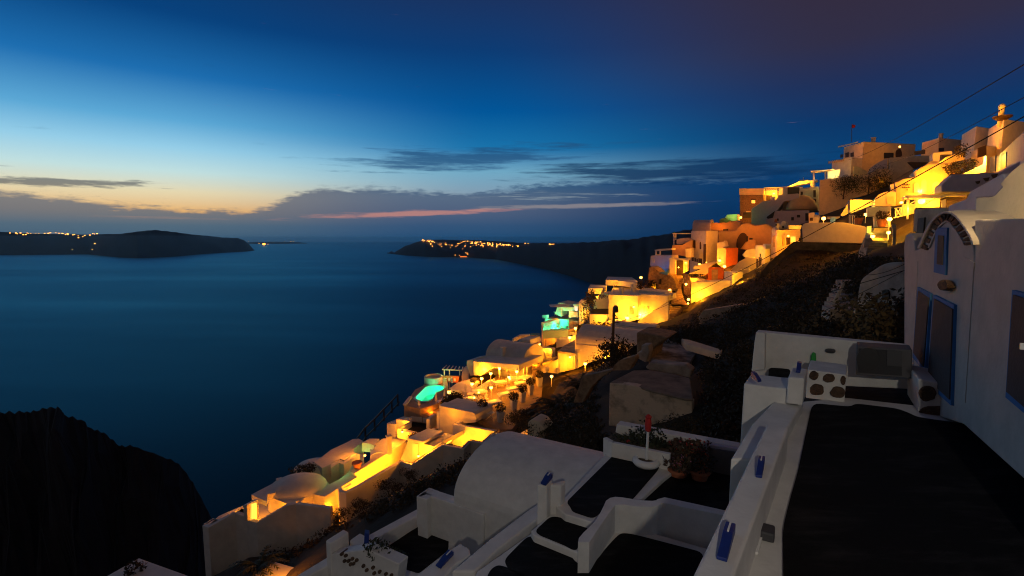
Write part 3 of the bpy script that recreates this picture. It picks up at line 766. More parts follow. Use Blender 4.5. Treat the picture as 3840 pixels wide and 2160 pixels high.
def palm(name, label, c, h, n, ln, cat='palm', material=LEAF, dr=.7):
    t = T(name, label, cat)
    c = Vector(c); t.part('trunk', M().tube([c, c+Vector((.03,.02,h*.5)), c+Vector((0,.05,h))], .12*ln, 8, .09*ln), POLE)
    m = M(); r_ = random.Random(int(abs(c.x)*100))
    for k in range(n):
        a = 2*math.pi*k/n+r_.uniform(-.15,.15); e = r_.uniform(.1, 1.1); prev = None
        d = Vector((math.cos(a), math.sin(a), 0)); s = Vector((-d.y, d.x, 0))
        for j in range(9):
            f = j/8; p = c+Vector((0,0,h))+d*ln*f*math.cos(e*.6)+Vector((0,0,ln*(f*math.sin(e)-dr*f*f)))
            if prev is not None:
                wl = ln*.20*(1-f*.7)
                for sg in (-1, 1):
                    m.add([prev, p, p+s*sg*wl+Vector((0,0,-wl*.35))+d*wl*.6], [(0,1,2)])
            prev = p
    t.part('crown', m, material); return t.done()
palm('palm', 'small palm in the orange-lit planter at the bottom', atY((975,2150), 30.3), .5, 18, 2.2)
# flower bed wall
t = T('flower_bed', 'white walled bed of dark plants behind the ring-based pole', 'planter')
t.part('wall', fw(X4(450,125,1000,228,1800,378,2310,472,2310,1010,1790,1000,1240,960,380,560,420,300), 13.6, .35, 29), WN, .04)
t.part('front_wall', wseq([atZ(p, -5.48) for p in X4(255,330,378,402,700,468,1248,580)], .13, .5), WN, .02)
t.part('soil', top(X4(300,335,385,395,700,455,1225,565,1245,500,700,360,430,240), .2, z=-5.56), SOIL)
for (x, y, rx, rz) in ((540,350,.4,.2),(640,370,.4,.2),(760,390,.45,.24),(870,360,.5,.35),(960,330,.62,.5),(1040,420,.5,.3),(1130,460,.4,.28),(1190,490,.28,.22)):
    t.part('plant', M().leaves(onplane(X4(x, y)[0], atY(X4(450,125)[0], 13.6), dirs(29)[0])-dirs(29)[0]*.38+Vector((0,0,.06)), rx, .25, rz, 260, .055), LEAF)
m = M()
for x, y in ((720,268),(1150,500),(740,360)): m.leaves(onplane(X4(x, y)[0], atY(X4(450,125)[0], 13.6), dirs(29)[0])-dirs(29)[0]*.6, .06, .05, .05, 25, .035)
t.part('flowers', m, FLR); t.done()
t = T('ring_pole', 'white pole with a red top standing in a white ring base', 'pole')
c = atZ(X4(900,735)[0], L1+.03); rr_ = .36
t.part('ring_base', M().lathe(c, [(.20,.02),(rr_-.06,0),(rr_,.08),(rr_-.02,.15),(rr_-.1,.19),(.24,.19),(.2,.12)], 28), WPAINT, 0, True)
t.part('soil', M().lathe(c, [(.01,.1),(.21,.1),(.21,.13),(.01,.14)], 20), SOIL)
topz = atY(X4(905,215)[0], c.y).z
t.part('pole', M().tube([c+Vector((0,0,.1)), Vector((c.x+.02, c.y, topz))], .035, 8), WPAINT)
t.part('wrap', M().lathe(Vector((c.x+.02, c.y, topz)), [(.03,-.04),(.075,0),(.085,.2),(.07,.32),(.09,.36),(.03,.42)], 9), REDP); t.done()
t = T('ring_pole', 'white pole base with a red top cut off by the bottom edge', 'pole')
c = atY(X5(965,1310)[0], 8.9)
t.part('wrap', M().lathe(c+Vector((0,0,-.2)), [(.05,-.1),(.07,0),(.075,.15),(.05,.2)], 9), REDP)
t.part('ring_base', M().lathe(c+Vector((-.05,0,-.45)), [(.02,0),(.22,.02),(.2,.2),(.1,.3),(.02,.32)], 14), WPAINT, 0, True); t.done()
# potted flowers at the end of the lower terrace
def pot(label, p, Y, r, h, leafm, flm, nl=170, group='potted plants on the lower terrace', spread=1.25):
    t = T('flower_pot', label, 'flower pot', group)
    c = atY(p, Y)
    t.part('pot', M().lathe(c, [(r*.68,0),(r*.95,h*.8),(r*1.08,h*.8),(r*1.08,h),(r*.9,h),(r*.85,h*.9)], 14), TERRA)
    t.part('plant', M().leaves(c+Vector((0,0,h+r*.6)), r*spread, r*spread, r*.9, nl, .06), leafm)
    if flm: t.part('flowers', M().leaves(c+Vector((0,-.05,h+r)), r*1.1, r*1.0, r*.7, 30, .03), flm)
    t.done()
pot('terracotta pot with a red flower beside the grey doorway', X4(1655,830)[0], 12.2, .27, .45, LEAFR, FLR)
pot('terracotta pot of bushy red flowers next to the white bed wall', X4(1390,760)[0], 12.5, .25, .4, LEAFR, FLR, 220)
pot('low pot of pink flowers on the dark ground below the others', X4(1380,960)[0], 11.9, .25, .3, LEAFR, FLP, 240, spread=1.7)
pot('dark leafy pot lying nearest the grey door step', X4(1700,980)[0], 11.7, .24, .3, LEAFD, None, 200, spread=1.6)
t = T('doorway', 'grey framed doorway sunk in the wall right of the flower pots', 'door')
t.part('frame', fw(X4(1795,420,2300,500,2290,990,1790,960), 13.4, .12, 29, ref=X4(450,125)[0]), LILAC, .02)
t.part('door', fw(X4(1850,490,2290,560,2285,960,1850,900), 13.3, .06, 29, ref=X4(450,125)[0]), ACM); t.done()
one('yard', 'dark sunken yard floor between the flower pots and the curved wall', 'floor', top([(2400,1890),(2520,1780),(2540,1740),(2800,1790),(2790,1900),(2720,1930),(2560,1880)], .4, z=-6.0), FLOOR)
# street lamp behind the viewer that lights the terraces
def lamp_light(name, loc, power, colr, size=.12, parent=None, spot=None):
    ld = bpy.data.lights.new(name, 'POINT'); ld.energy = power; ld.color = colr; ld.shadow_soft_size = size
    lo = bpy.data.objects.new(name, ld); COL.objects.link(lo)
    if parent is not None: lo.parent = parent; lo.location = Vector(loc)-parent.location
    else: lo.location = loc
    return lo
def L34(u, v, z): return U34*u+V34*v+Vector((0,0,z))
t = T('street_lamp', 'tall street lamp on the upper road behind the viewer', 'street lamp')
c = L34(-5.5, 3.6, -2.2)
t.part('pole', M().tube([c, c+Vector((0,0,5.2))], .07, 8), DMETAL)
hd = c+Vector((-.5,.5,5.2))
t.part('arm', M().tube([c+Vector((0,0,5.15)), hd+Vector((0,0,.1))], .04, 6), DMETAL)
t.part('shade', M().lathe(hd, [(.25,.0),(.22,.1),(.08,.2),(.02,.22)], 14), DMETAL)
t.part('bulb', M().lathe(hd, [(.01,-.14),(.08,-.1),(.1,-.02),(.02,0)], 10), BULB)
r_ = t.done(); lamp_light('street_light', hd+Vector((0,0,-.3)), 1150, (1,.91,.77), .12, r_)

t = T('wall_lamp', 'bright street lamp just beyond the right edge of the photo', 'lamp')
c = atY((3960,320), 4.8)
t.part('bulb', M().lathe(c, [(.01,-.1),(.08,-.05),(.08,.05),(.01,.1)], 8), BULB); t.part('bracket', M().tube([c+Vector((0,0,.1)), c+Vector((.6,.3,.15))], .02, 5), DMETAL)
r_ = t.done(); lo = lamp_light('wall_light', c+Vector((.1,.15,-.05)), 420, (1,.66,.28), .08, r_)
sd = bpy.data.lights.new('wall_light', 'SPOT'); sd.energy = 620; sd.color = (1,.66,.28); sd.shadow_soft_size = .08; sd.spot_size = rad(62); sd.spot_blend = .5
lo.data = sd; lo.rotation_euler = (Vector((8.15,8.3,1.0))-(c+Vector((.1,.15,-.05)))).to_track_quat('-Z', 'Y').to_euler()
# ================================================================== the lit village
WARM = (1.0, .275, .005); AMBER = (1.0, .205, .003); YEL = (1.0, .335, .009); PW = 2.7
def glow(p, Y, power, colr=WARM, size=.12, dz=0):
    ld = bpy.data.lights.new('lamp_light', 'POINT'); ld.energy = power*PW; ld.color = colr; ld.shadow_soft_size = size
    lo = bpy.data.objects.new('lamp_light', ld); COL.objects.link(lo); lo.location = atY(p, Y)+Vector((0,0,dz)); return lo
def lamp(p, Y, power, label, r=.16, post=0, colr=WARM, group=None, cat='lamp', name='lamp', bulb=None):
    t = T(name, label, cat, group); c = atY(p, Y)
    t.part('bulb', M().lathe(c, [(.01,-r),(r*.75,-r*.65),(r,0),(r*.75,r*.65),(.01,r)], 10), bulb or BULB, 0, True)
    t.part('cap', M().lathe(c+Vector((0,0,r*.8)), [(r*.9,0),(r*.7,r*.35),(.01,r*.5)], 8), DMETAL)
    if post: t.part('post', M().tube([c+Vector((0,0,-r-post)), c+Vector((0,0,-r))], .04, 6), WPAINT)
    else: t.part('bracket', M().tube([c+Vector((0,0,r)), c+Vector((.05,.25,r+.1))], .025, 5), DMETAL)
    o = t.done()
    if power:
        ld = bpy.data.lights.new('lamp_light', 'POINT'); ld.energy = power*1.35; ld.color = colr; ld.shadow_soft_size = r
        lo = bpy.data.objects.new('lamp_light', ld); COL.objects.link(lo); lo.parent = o
        lo.location = c-o.location+Vector((0,-r*1.6,-r*.2))
    return o
def house(label, parts, name='house', cat='house', group=None, bev=.035):
    t = T(name, label, cat, group)
    for pt in parts:
        nm, m, mt = pt[:3]
        if isinstance(m, tuple): m = m[0]
        t.part(nm, m, mt, bev if nm in ('wall','roof','parapet','chimney') else 0)
    return t
def det(t, nm, poly, Y, mt, th=33, ref=None, d=.12, kind='f'):
    if kind == 'f': t.part(nm, fw(poly, Y, d, th, ref=ref), mt)
    else: t.part(nm, fv(poly, Y, d, th, ref=ref), mt)
def blockdet(t, nm, poly, A, B, mt, off=.08, d=.14):
    t.part(nm, vw(poly, A[0], A[1], B[0], B[1], d, off=off), mt)
# ---------------------------------------------------------------- lower left group along the stepped lane
ZL = -25.2
t = house('long dim white retaining wall with lit lane on top at the lower left', [
 ('wall', wseq(ptsY([(759,1971),(782,1979),(881,1923),(922,1939),(930,1952),(962,1961),(1070,1897),(1108,1890),(1237,1906)], (39,38.6,40,39.6,39.3,38.9,39.2,39.4,38.3)), .35, 6), WH),
 ('floor', top([(775,1978),(962,1975),(1090,1910),(1230,1912),(1262,1870),(1110,1830),(900,1900),(820,1935)], 4, z=-25.0), WH)], 'retaining_wall', 'wall')
t.part('window', M().prism([onplane(p, atY((782,1979), 38.5), Vector((.73,-.68,0))) for p in X1(1960,1045,1985,1045,1985,1082,1960,1082)], (-.1,.1,0)), DARK); t.done()
# far left house with glowing niche
t = house('lower-left end house with a bright glowing doorway and flat roof', [
 ('roof', top(Y3(975,1022,1545,728,1620,765,1330,1000,1222,1020,1210,1130,1040,1052), .5, z=-23.0), WH),
 ('wall', fw(Y3(1085,1090,1215,1135,1215,1400,1085,1400), 44.5, .3), WH),
 ('wall', vw(Y3(908,1182,1088,1086,1088,1400,920,1420), 920, 41.5, 970, 44.4, .3), WH),
 ('parapet', top(Y3(725,1290,830,1232,895,1262,890,1360), 1.0, z=-25.0), WH)])
t.part('door', vw(Y3(988,1165,1060,1150,1060,1390,985,1390), 920, 41.5, 970, 44.4, .1, off=.12), GLASSLIT)
t.part('door', fw(Y3(1140,1150,1210,1160,1210,1340,1140,1370), 44.4, .1), WPAINT); t.done()
glow(Y3(1130,1330)[0], 42.3, 110, dz=-.5); glow(Y3(830,1275)[0], 42.5, 40, YEL); glow(Y3(1000,1300)[0], 41.0, 30, dz=-.2)
# dome house
dz = -23.4
t = house('white house with a smooth domed roof above the lower-left lane', [
 ('wall', top(Y3(1222,1022,1250,1056,1562,1178,1592,1225,1600,1160,1690,1110,1725,1142,1765,1082,1912,1020,2070,1055,2140,1000,2140,840,1800,730,1620,765,1340,1000), 2.6, z=dz), WH)])
c = atZ(Y3(1680,930)[0], dz-.2)
t.part('dome', M().lathe(c, [(2.55,0),(2.5,.2),(2.25,.5),(1.75,.76),(1.0,.94),(.3,1.0),(.02,1.01)], 28, 1.05, .95), WH, 0, True); t.done()
glow(Y3(1420,1225)[0], 40.3, 80, dz=-.9); glow(Y3(1850,1150)[0], 40.5, 50, dz=-.8)
# long roof with the lit wall under it
t = house('long low white house with a lit yellow wall along the stepped lane', [
 ('roof', top(Y4(275,1162,365,1186,520,1090,1130,712,1150,690,1020,650,930,640,800,655,720,700,600,880,590,990,440,1085,330,1040), 2.7, z=-22.6), WH),
 ('roof', top(Y3(2075,1057,2576,762,2540,720,2440,690,2310,790,2130,880,2080,960), 2.5, z=-22.9), WH)])
t.part('awning', top(Y4(598,822,790,872,700,870,620,900,600,945), .1, z=-22.2), WPAINT)
t.part('chimney', top(Y4(445,890,500,905,500,960,445,950), 1.1, z=-22.1), WH); t.done()
for x, y, p in ((480,1260,70),(620,1180,80),(760,1090,80),(900,1000,80),(1040,910,90)):
    glow(Y4(x, y+25)[0], 44.2+(x-480)*.009, p*1.1, dz=-.45)
for x, y in ((2160,1150),(2330,1045),(2500,945)): glow(Y3(x, y+20)[0], 41.4, 45, dz=-.5)
glow(Y4(480,935)[0], 51, 14, (.25,1,.22)); glow(Y4(90,1130)[0], 45, 6, (.4,1,.2)); glow(Y4(310,800)[0], 50, 45)
lamp(Y4(515,915)[0], 50, 20, 'small warm lamp under the green-lit awning of the long low house', .14)
# courtyard terrace behind with pots
t = house('sunken patio with a low lit wall behind the long low house', [
 ('wall', top(Y4(0,1052,130,985,200,1008,380,880,440,895,200,1055,130,1030,8,1100,10,1170), 1.0, z=-23.0), WH)], 'patio_wall', 'wall'); t.done()
t = house('smooth sloping white roof on the cliff edge behind the sunken patio', [
 ('roof', top(Y4(-260,1010,-140,940,0,830,240,720,330,670,420,660,495,700,340,825,370,880,200,985,140,970,0,1050,-130,1110), 2.2, z=-23.2), WH)])
t.part('wall', top(Y4(470,725,590,660,735,665,660,770,600,740), 1.0, z=-22.6), WH)
t.part('dome', M().lathe(atZ(Y3(1960,640)[0], -24.2), [(1.9,0),(1.85,.25),(1.5,.6),(.9,.85),(.02,.95)], 24, 1.2, 1.0), WH, 0, True); t.done()
one('bush', 'dark round bush on the roof edge near the lower-left dome', 'bush', M().leaves(atZ(Y3(1720,680)[0], -23.3), 1.15, .9, .6, 500, .12).leaves(atZ(Y3(1850,620)[0], -23.2), .7, .6, .5, 260, .1), LEAFD)
one('flower_pot', 'terracotta pot standing on the grey roof of the long low house', 'flower pot', M().lathe(atZ(Y4(400,1110)[0], -22.6), [(.28,0),(.46,.5),(.52,.5),(.5,.62),(.4,.6)], 14), TERRA)
# lane steps and inner retaining walls
t = house('lane retaining wall with a thin rail, middle of the lower-left group', [
 ('wall', wseq(ptsY(X2(715,560,728,600,800,614,930,546,1322,318,1348,300), (42,40,39.7,41,45,45.3)), .35, 5), WH),
 ('floor', top(X2(735,640,805,640,1330,330,1370,270,1300,230,900,440,700,560), 3, z=-24.3), TILE)], 'retaining_wall', 'wall')
a, b = atZ(Y4(165,1430)[0], -22.0), atZ(Y4(310,1345)[0], -22.0)
t.part('rail', M().tube([a-Vector((0,0,.6)), a, b, b-Vector((0,0,.6))], .05, 5), WPAINT); t.done()
for x, y in ((260,1400),(620,1225),(900,1080)): glow(Y4(x, y-8)[0], 42.8+(x-260)*.005, 20, dz=-.6)
# bush + wire rail at far end
t = house('small terrace end with a lit floor and thin rail at the far lower left', [
 ('wall', top(X1(1690,1025,1760,985,1810,990,1720,1045), .5, z=-25.0), WH)], 'terrace', 'terrace')
P = [atZ(p, -24.4) for p in X1(1678,1025,1752,978,1812,992)]
t.part('rail', M().tube(P, .05, 5), METAL); t.done(); glow(X1(1745,1010)[0], 41.5, 30)
# ---------------------------------------------------------------- house with tapering lit front
t = house('orange-lit house front with tapering side and flat projecting roof slab', [
 ('wall', fw(Y4(1165,690,1230,700,1555,778,1690,700,1690,765,1225,1042,1045,1000,1110,850), 47, 3.2), WH),
 ('roof', fw(Y4(1152,655,1398,705,1396,748,1152,692), 46.4, 3.0), WH)])
det(t, 'door', Y4(1232,730,1320,745,1320,950,1232,985), 46.9, WPAINT, ref=Y4(1165,690)[0]); t.done()
glow(Y4(1400,850)[0], 44.8, 120, dz=-.2); glow(Y4(1180,900)[0], 45.4, 60)
one('bush', 'small dark bush on the roof of the tapering lit house', 'bush', M().leaves(atY(Y4(1270,630)[0], 48), .9, .6, .35, 300, .1), LEAFD)
t = house('long grey retaining wall stepping up below the bright tapering house', [
 ('wall', wseq(ptsY(Y4(1045,1005,1230,1060,1690,765,1835,792,2008,826,2118,702,2285,742,2485,590,2576,612), (45.2,43.8,43.6,43.2,42.8,43.6,43.2,44.2,43.8)), .35, 6), WH)], 'retaining_wall', 'wall')
P = [atY(p, y) for p, y in zip(Y4(1045,995,1225,1030,1690,728,1830,755,2005,795,2115,680,2290,712,2440,570), (45.1,43.7,43.5,43.1,42.7,43.5,43.1,44.1))]
t.part('rail', M().tube(P, .03, 5), DMETAL); t.done()
# ---------------------------------------------------------------- wall under the restaurant
t = house('broad white sloping wall under the restaurant terrace, half in shade', [
 ('wall', fw(Y4(1640,165,1880,215,2145,270,2190,300,2190,420,1840,450,1840,745,1640,745), 50.5, 3), WH)], 'retaining_wall', 'wall'); t.done()
t = house('bright yellow-lit terrace box with a dark sunken floor, below the big planters', [
 ('wall', fw(Y4(1842,448,2480,552,2400,640,2285,735,2120,690,2005,820,1842,785), 48.0, .4), WH),
 ('wall', top(Y4(1842,448,2160,262,2195,285,1945,438,2470,535,2480,552), .7, Y=48.0), WH)], 'terrace', 'terrace')
t.part('floor', top(Y4(1945,445,2200,290,2576,330,2640,470,2470,540), .2, z=atY(Y4(1842,448)[0], 48).z-.55), TILE); t.done()
glow(Y4(1800,715)[0], 45.6, 330, YEL); glow(Y4(2150,650)[0], 44.9, 110); glow(Y4(1740,300)[0], 48.3, 60)
lamp(Y4(2528,560)[0], 48.2, 60, 'square lamp block glowing at the corner below the big planters', .30, bulb=BULBS)
# stacked terrace boxes left
t = house('yellow-lit terrace box with ring parapet, left of the broad sloping wall', [
 ('wall', fw(Y4(1005,525,1350,608,1165,690,1005,655), 52.5, .4), WH),
 ('wall', top(Y4(1005,523,1195,400,1225,408,1080,510,1385,580,1350,606), .7, Y=52.5), WH),
 ('wall', fw(Y4(985,370,1190,402,1005,520,985,655), 54.0, .4), WH),
 ('wall', fw(Y4(845,430,985,450,985,658,850,640), 54.5, 2.6), WH),
 ('wall', fw(Y4(1205,325,1500,362,1500,435,1205,395), 57.0, .5), WH),
 ('wall', vw(Y4(1500,362,1600,290,1600,480,1492,512), 1610, 54, 1640, 58, .4), WH)])
t.part('floor', top(Y4(1080,515,1230,410,1500,445,1480,520,1390,578), .2, z=atY(Y4(1005,523)[0], 52.5).z-.6), FLOOR)
t.part('pillar', fw(Y4(1600,255,1637,258,1637,660,1600,660), 52.0, .35), WH); t.done()
glow(Y4(960,620)[0], 51.6, 70); glow(Y4(1150,640)[0], 50.6, 70); glow(Y4(1090,420)[0], 52.6, 50)
t = house('grey flat roofs with skylight sills between the lit boxes', [
 ('roof', top(Y4(1300,660,1480,540,1560,490,1640,560,1640,740,1560,775), 1.6, Y=49.5), WH)])
t.part('window', fw(Y4(1440,545,1600,520,1600,640,1440,600), 50.6, .2), DARK); t.done()
# ---------------------------------------------------------------- kidney pool and its deck
ZK = atY(Y1(450,900)[0], 62).z
pool = fillet(Y1(228,970,285,1012,400,1020,478,992,512,950,540,892,640,852,668,822,650,795,560,785,440,790,385,812,330,870), 6, 4)
deck = Y1(60,1085,230,850,350,790,420,620,690,640,730,800,690,1000,570,1060,300,1140)
t = T('swimming_pool', 'kidney-shaped green-lit pool on the cliff edge', 'swimming pool')
pw = [atZ(p, ZK) for p in pool]
cen = sum(pw, Vector())/len(pw)
ring = [cen+(p-cen)*1.14 for p in pw]
m = M(); n = len(pw)
m.add(ring+pw+[p+Vector((0,0,-1.3)) for p in pw], [(i, (i+1) % n, (i+1) % n+n, i+n) for i in range(n)]+[(i+n, (i+1) % n+n, (i+1) % n+2*n, i+2*n) for i in range(n)]+[tuple(range(2*n, 3*n))])
t.part('basin', m, POOLT)
wm = bpy.data.materials.new('pool_water'); wm.use_nodes = True; nt_ = wm.node_tree
tr = nt_.nodes.new('ShaderNodeBsdfTransparent'); tr.inputs[0].default_value = (.72,1,.93,1)
gl = nt_.nodes.new('ShaderNodeBsdfGlossy'); gl.inputs['Roughness'].default_value = .05
mx = nt_.nodes.new('ShaderNodeMixShader'); mx.inputs[0].default_value = .06
nt_.links.new(tr.outputs[0], mx.inputs[1]); nt_.links.new(gl.outputs[0], mx.inputs[2])
nt_.links.new(mx.outputs[0], nt_.nodes['Material Output'].inputs['Surface'])
t.part('water', M().add([p+Vector((0,0,-.12)) for p in pw], [tuple(range(n))]), wm)
po = t.done()
PG = (.01, 1.0, .45)
for p, e in ((Y1(560,825)[0], 130), (Y1(340,960)[0], 110), (Y1(440,900)[0], 70)):
    q_ = atZ(p, ZK); ld = bpy.data.lights.new('pool_light', 'POINT'); ld.energy = e; ld.color = PG; ld.shadow_soft_size = .15
    lo = bpy.data.objects.new('pool_light', ld); COL.objects.link(lo); lo.parent = po; lo.location = q_+Vector((0,0,-.7))-po.location
t = T('pool_deck', 'dark terrace deck around the kidney-shaped pool', 'terrace')
dk = [atZ(p, ZK-.08) for p in deck]
m = M().add(dk+[p+Vector((0,0,-2.5)) for p in dk]+[p+Vector((0,0,-.08)) for p in ring], [(i, (i+1) % len(dk), (i+1) % len(dk)+len(dk), i+len(dk)) for i in range(len(dk))])
# deck surface between ring and outline
bmx = bmesh.new(); o_ = [bmx.verts.new(p) for p in dk]; i_ = [bmx.verts.new(p+Vector((0,0,-.08))) for p in ring]
eds = [bmx.edges.new((o_[k], o_[(k+1) % len(o_)])) for k in range(len(o_))]+[bmx.edges.new((i_[k], i_[(k+1) % n])) for k in range(n)]
bmesh.ops.triangle_fill(bmx, edges=eds, use_beauty=True); bmx.verts.ensure_lookup_table(); bmx.verts.index_update()
m.add([v.co.copy() for v in bmx.verts], [tuple(v.index for v in f.verts) for f in bmx.faces]); bmx.free()
t.part('floor', m, TILE)
t.done()
t = T('pool_ladder', 'small metal ladder at the far rim of the kidney-shaped pool', 'ladder')
for dx in (0, 28):
    a = atZ(Y1(620+dx,800)[0], ZK); t.part('rail', M().tube([a, a+Vector((0,0,.9)), a+Vector((.25,-.3,.9)), a+Vector((.25,-.3,.1))], .03, 5), METAL)
t.done()
for x, y0_, y1_, lb in ((785,655,790,'folded white parasol by the red counter wall near the kidney pool'),(545,880,1070,'folded parasol on the near side of the kidney pool'),(290,990,1120,'folded parasol at the left end of the kidney pool'),(670,850,1010,'folded parasol right of the kidney pool deck')):
    t = T('parasol', lb, 'parasol', 'folded parasols round the kidney pool'); b_ = atZ(Y1(x, y1_)[0], ZK); h_ = atY(Y1(x, y0_)[0], b_.y).z-b_.z
    t.part('pole', M().tube([b_, b_+Vector((0,0,h_))], .03, 6), WPAINT)
    t.part('canopy', M().lathe(b_+Vector((0,0,h_*.3)), [(.05,0),(.17,.02),(.12,h_*.4),(.03,h_*.68)], 8), CLOTH); t.done()
def lounger(p, z, label, ang):
    t = T('sun_lounger', label, 'sun lounger', 'loungers below the kidney pool'); c = atZ(p, z); d = Vector((math.cos(ang), math.sin(ang), 0)); s = Vector((-d.y, d.x, 0))
    t.part('seat', M().prism([c+s*.35+Vector((0,0,.3)), c-s*.35+Vector((0,0,.3)), c-s*.35+d*1.3+Vector((0,0,.3)), c+s*.35+d*1.3+Vector((0,0,.3))], (0,0,.08)), WPAINT)
    t.part('backrest', M().prism([c+s*.35+d*1.3+Vector((0,0,.34)), c-s*.35+d*1.3+Vector((0,0,.34)), c-s*.35+d*1.85+Vector((0,0,.75)), c+s*.35+d*1.85+Vector((0,0,.75))], (0,0,.07)), WPAINT)
    for a_, b_ in ((.1,.3),(.1,-.3),(1.2,.3),(1.2,-.3)): t.part('leg', M().tube([c+d*a_+s*b_, c+d*a_+s*b_+Vector((0,0,.3))], .03, 5), WPAINT)
    t.done()
zlo = ZK-.05
lounger(Y1(370,1150)[0], zlo-.7, 'white sun lounger at the left of the red terrace below the pool', .5)
lounger(Y1(440,1110)[0], zlo-.7, 'white sun lounger in the middle of the red terrace below the pool', .5)
lounger(Y1(560,1070)[0], zlo-.4, 'white sun lounger lit brightly next to the planted terrace corner', .6)
t = house('reddish lit sun terrace below the kidney pool', [('floor', top(Y1(310,1165,560,1060,680,1000,700,1010,590,1240,450,1250,330,1240), 2, z=zlo-.72), TILE)], 'terrace', 'terrace'); t.done()
glow(Y1(640,1030)[0], 59, 50, AMBER); glow(Y1(470,1180)[0], 57, 22, AMBER); glow(Y1(400,720)[0], 66, 10, (.4,1,.12))
# bar wall, pergola
t = T('bar_wall', 'red wall with three white framed openings behind the kidney pool', 'wall')
rf = Y1(650,650)[0]
t.part('wall', fw(Y1(650,650,890,650,880,745,650,735), 69, .6), RED)
for x in (672, 730, 812): t.part('window', fw(Y1(x,680,x+28,682,x+28,725,x,723), 68.9, .1, ref=rf), WPAINT)
t.done()
t = T('pergola', 'white slatted pergola on the cliff edge behind the red wall', 'pergola')
zt_ = atY(Y1(790,540)[0], 70).z
for k in range(6):
    a, b = atZ(Y1(640+k*58,545+k*4)[0], zt_), atZ(Y1(700+k*50,482+k*5)[0], zt_); t.part('slat', M().tube([a, b], .09, 4), WPAINT)
a, b = atZ(Y1(640,545)[0], zt_), atZ(Y1(935,560)[0], zt_); t.part('beam', M().tube([a, b], .10, 4), WPAINT)
for x in (668, 745, 900):
    a = atZ(Y1(x,550)[0], zt_); t.part('post', M().tube([a, a-Vector((0,0,3.0))], .10, 5), WPAINT)
t.done(); glow(Y1(800,700)[0], 66.5, 45, AMBER); glow(Y1(640,600)[0], 68, 30, (.5,1,.3))
t = house('round white tub wall with a green glow left of the red wall', [('wall', M().lathe(atZ(Y1(505,740)[0], ZK), [(1.3,0),(1.3,.9),(1.1,.95),(1.1,.7),(.1,.7)], 20), WH)], 'tub', 'tub'); t.done()
# cliff path with handrail
t = T('handrail', 'long dark double handrail running down the cliff edge from the pool', 'railing')
P = [atY(p, y) for p, y in zip(Y4(400,660,520,500,660,370,800,220,920,100,1010,0), (60,61,62,63,64,65))]
t.part('rail', M().tube(P, .12, 5), DMETAL); t.part('rail', M().tube([p+Vector((.25,0,-1.0)) for p in P], .10, 5), DMETAL)
for p in P: t.part('post', M().tube([p-Vector((0,0,1.6)), p+Vector((0,0,.1))], .12, 5), DMETAL)
t.done()
one('retaining_wall', 'pale low wall edging the pool deck above the cliff rail', 'wall', vw(Y1(90,1070,185,950,190,965,100,1090), 1520, 58, 1546, 61, .4), WH)
# ================================================================== restaurant terrace
ZR = atY(Y1(1500,1000)[0], 56).z
def R(x, y, dz=0): return atZ(Y1(x, y)[0], ZR+dz)
t = house('restaurant terrace floor lit orange, set with tables and tall planters', [
 ('floor', top(Y1(980,1010,1060,900,1390,700,1500,600,1720,545,2000,570,2150,760,2130,960,2020,1060,1900,1180,1690,1449,1500,1449,1450,1420,1180,1300,1130,1180), .6, z=ZR), TILE)], 'terrace', 'terrace'); t.done()
t = house('white planted corner wall of the restaurant terrace with dark shrubs', [
 ('wall', fw(Y1(595,1080,985,1160,1170,1210,1130,1290,835,1160,600,1330), 53.6, .6), WH),
 ('wall', top(Y1(590,1082,680,1030,985,1130,1180,1195,1165,1215,985,1160), .4, Y=53.6), WH)], 'terrace_wall', 'wall')
for x, y, r in ((760,1010,1.0),(880,1060,1.2),(700,1045,.7),(930,1010,.7),(830,950,.9)):
    t.part('shrub', M().leaves(atY(Y1(x, y)[0], 55.2), r, .7, r*.62, 330, .13), LEAFD)
t.done()
t = house('low lit parapet at the back left edge of the restaurant terrace', [
 ('wall', top(Y1(1000,920,1340,700,1400,690,1400,705,1080,925), .5, z=ZR+.7), WH)], 'parapet', 'wall'); t.done()
t = house('flat grey roof slab left of the restaurant with a lit niche under it', [
 ('roof', top(Y1(735,835,860,745,1040,690,1110,680,1200,720,1080,850,1060,900), .6, z=ZR+.35), WH),
 ('wall', fw(Y1(735,838,900,862,900,920,760,935,735,900), 58.5, .5), WH)])
t.done(); lamp(Y1(745,885)[0], 57.4, 25, 'glowing niche lamp under the flat slab left of the restaurant', .26, bulb=BULBS)
def table(x, y, label, w=1.25, d=.8, ang=.55, hot=True, cloth=True):
    t = T('table', label, 'table', 'restaurant tables'); c = R(x, y, .75); c.z = ZR
    t.part('tabletop', M().box(c+Vector((0,0,.74)), w/2, d/2, .025, ang), WPAINT)
    if cloth: t.part('tablecloth', M().box(c+Vector((0,0,.69)), w/2+.02, d/2+.02, .10, ang), CLOTH)
    for a_, b_ in ((1,1),(1,-1),(-1,1),(-1,-1)):
        px_, py_ = a_*(w/2-.08), b_*(d/2-.08); q_ = c+Vector((px_*math.cos(ang)-py_*math.sin(ang), px_*math.sin(ang)+py_*math.cos(ang), 0))
        t.part('leg', M().tube([q_, q_+Vector((0,0,.72))], .03, 5), WPAINT)
    t.done(); return c
tabs = [(1410,1030,'bright white table at the front between the two nearest planters',1.7,1.0),(1060,972,'white table at the front left by the thin post',1.4,.9),(1205,868,'white table left of the middle, ringed by oval chairs',1.5,1.0),(1505,730,'table at the back under the brightest lamps',1.6,1.0),
 (1575,905,'long white table right of the middle',1.5,.8),(1690,828,'white table in the right row, second from the back',1.4,.8),(1820,742,'white table at the back right before the corner wall',1.4,.8)]
for i, (x, y, lb, w_, d_) in enumerate(tabs): table(x, y, lb, w_, d_)
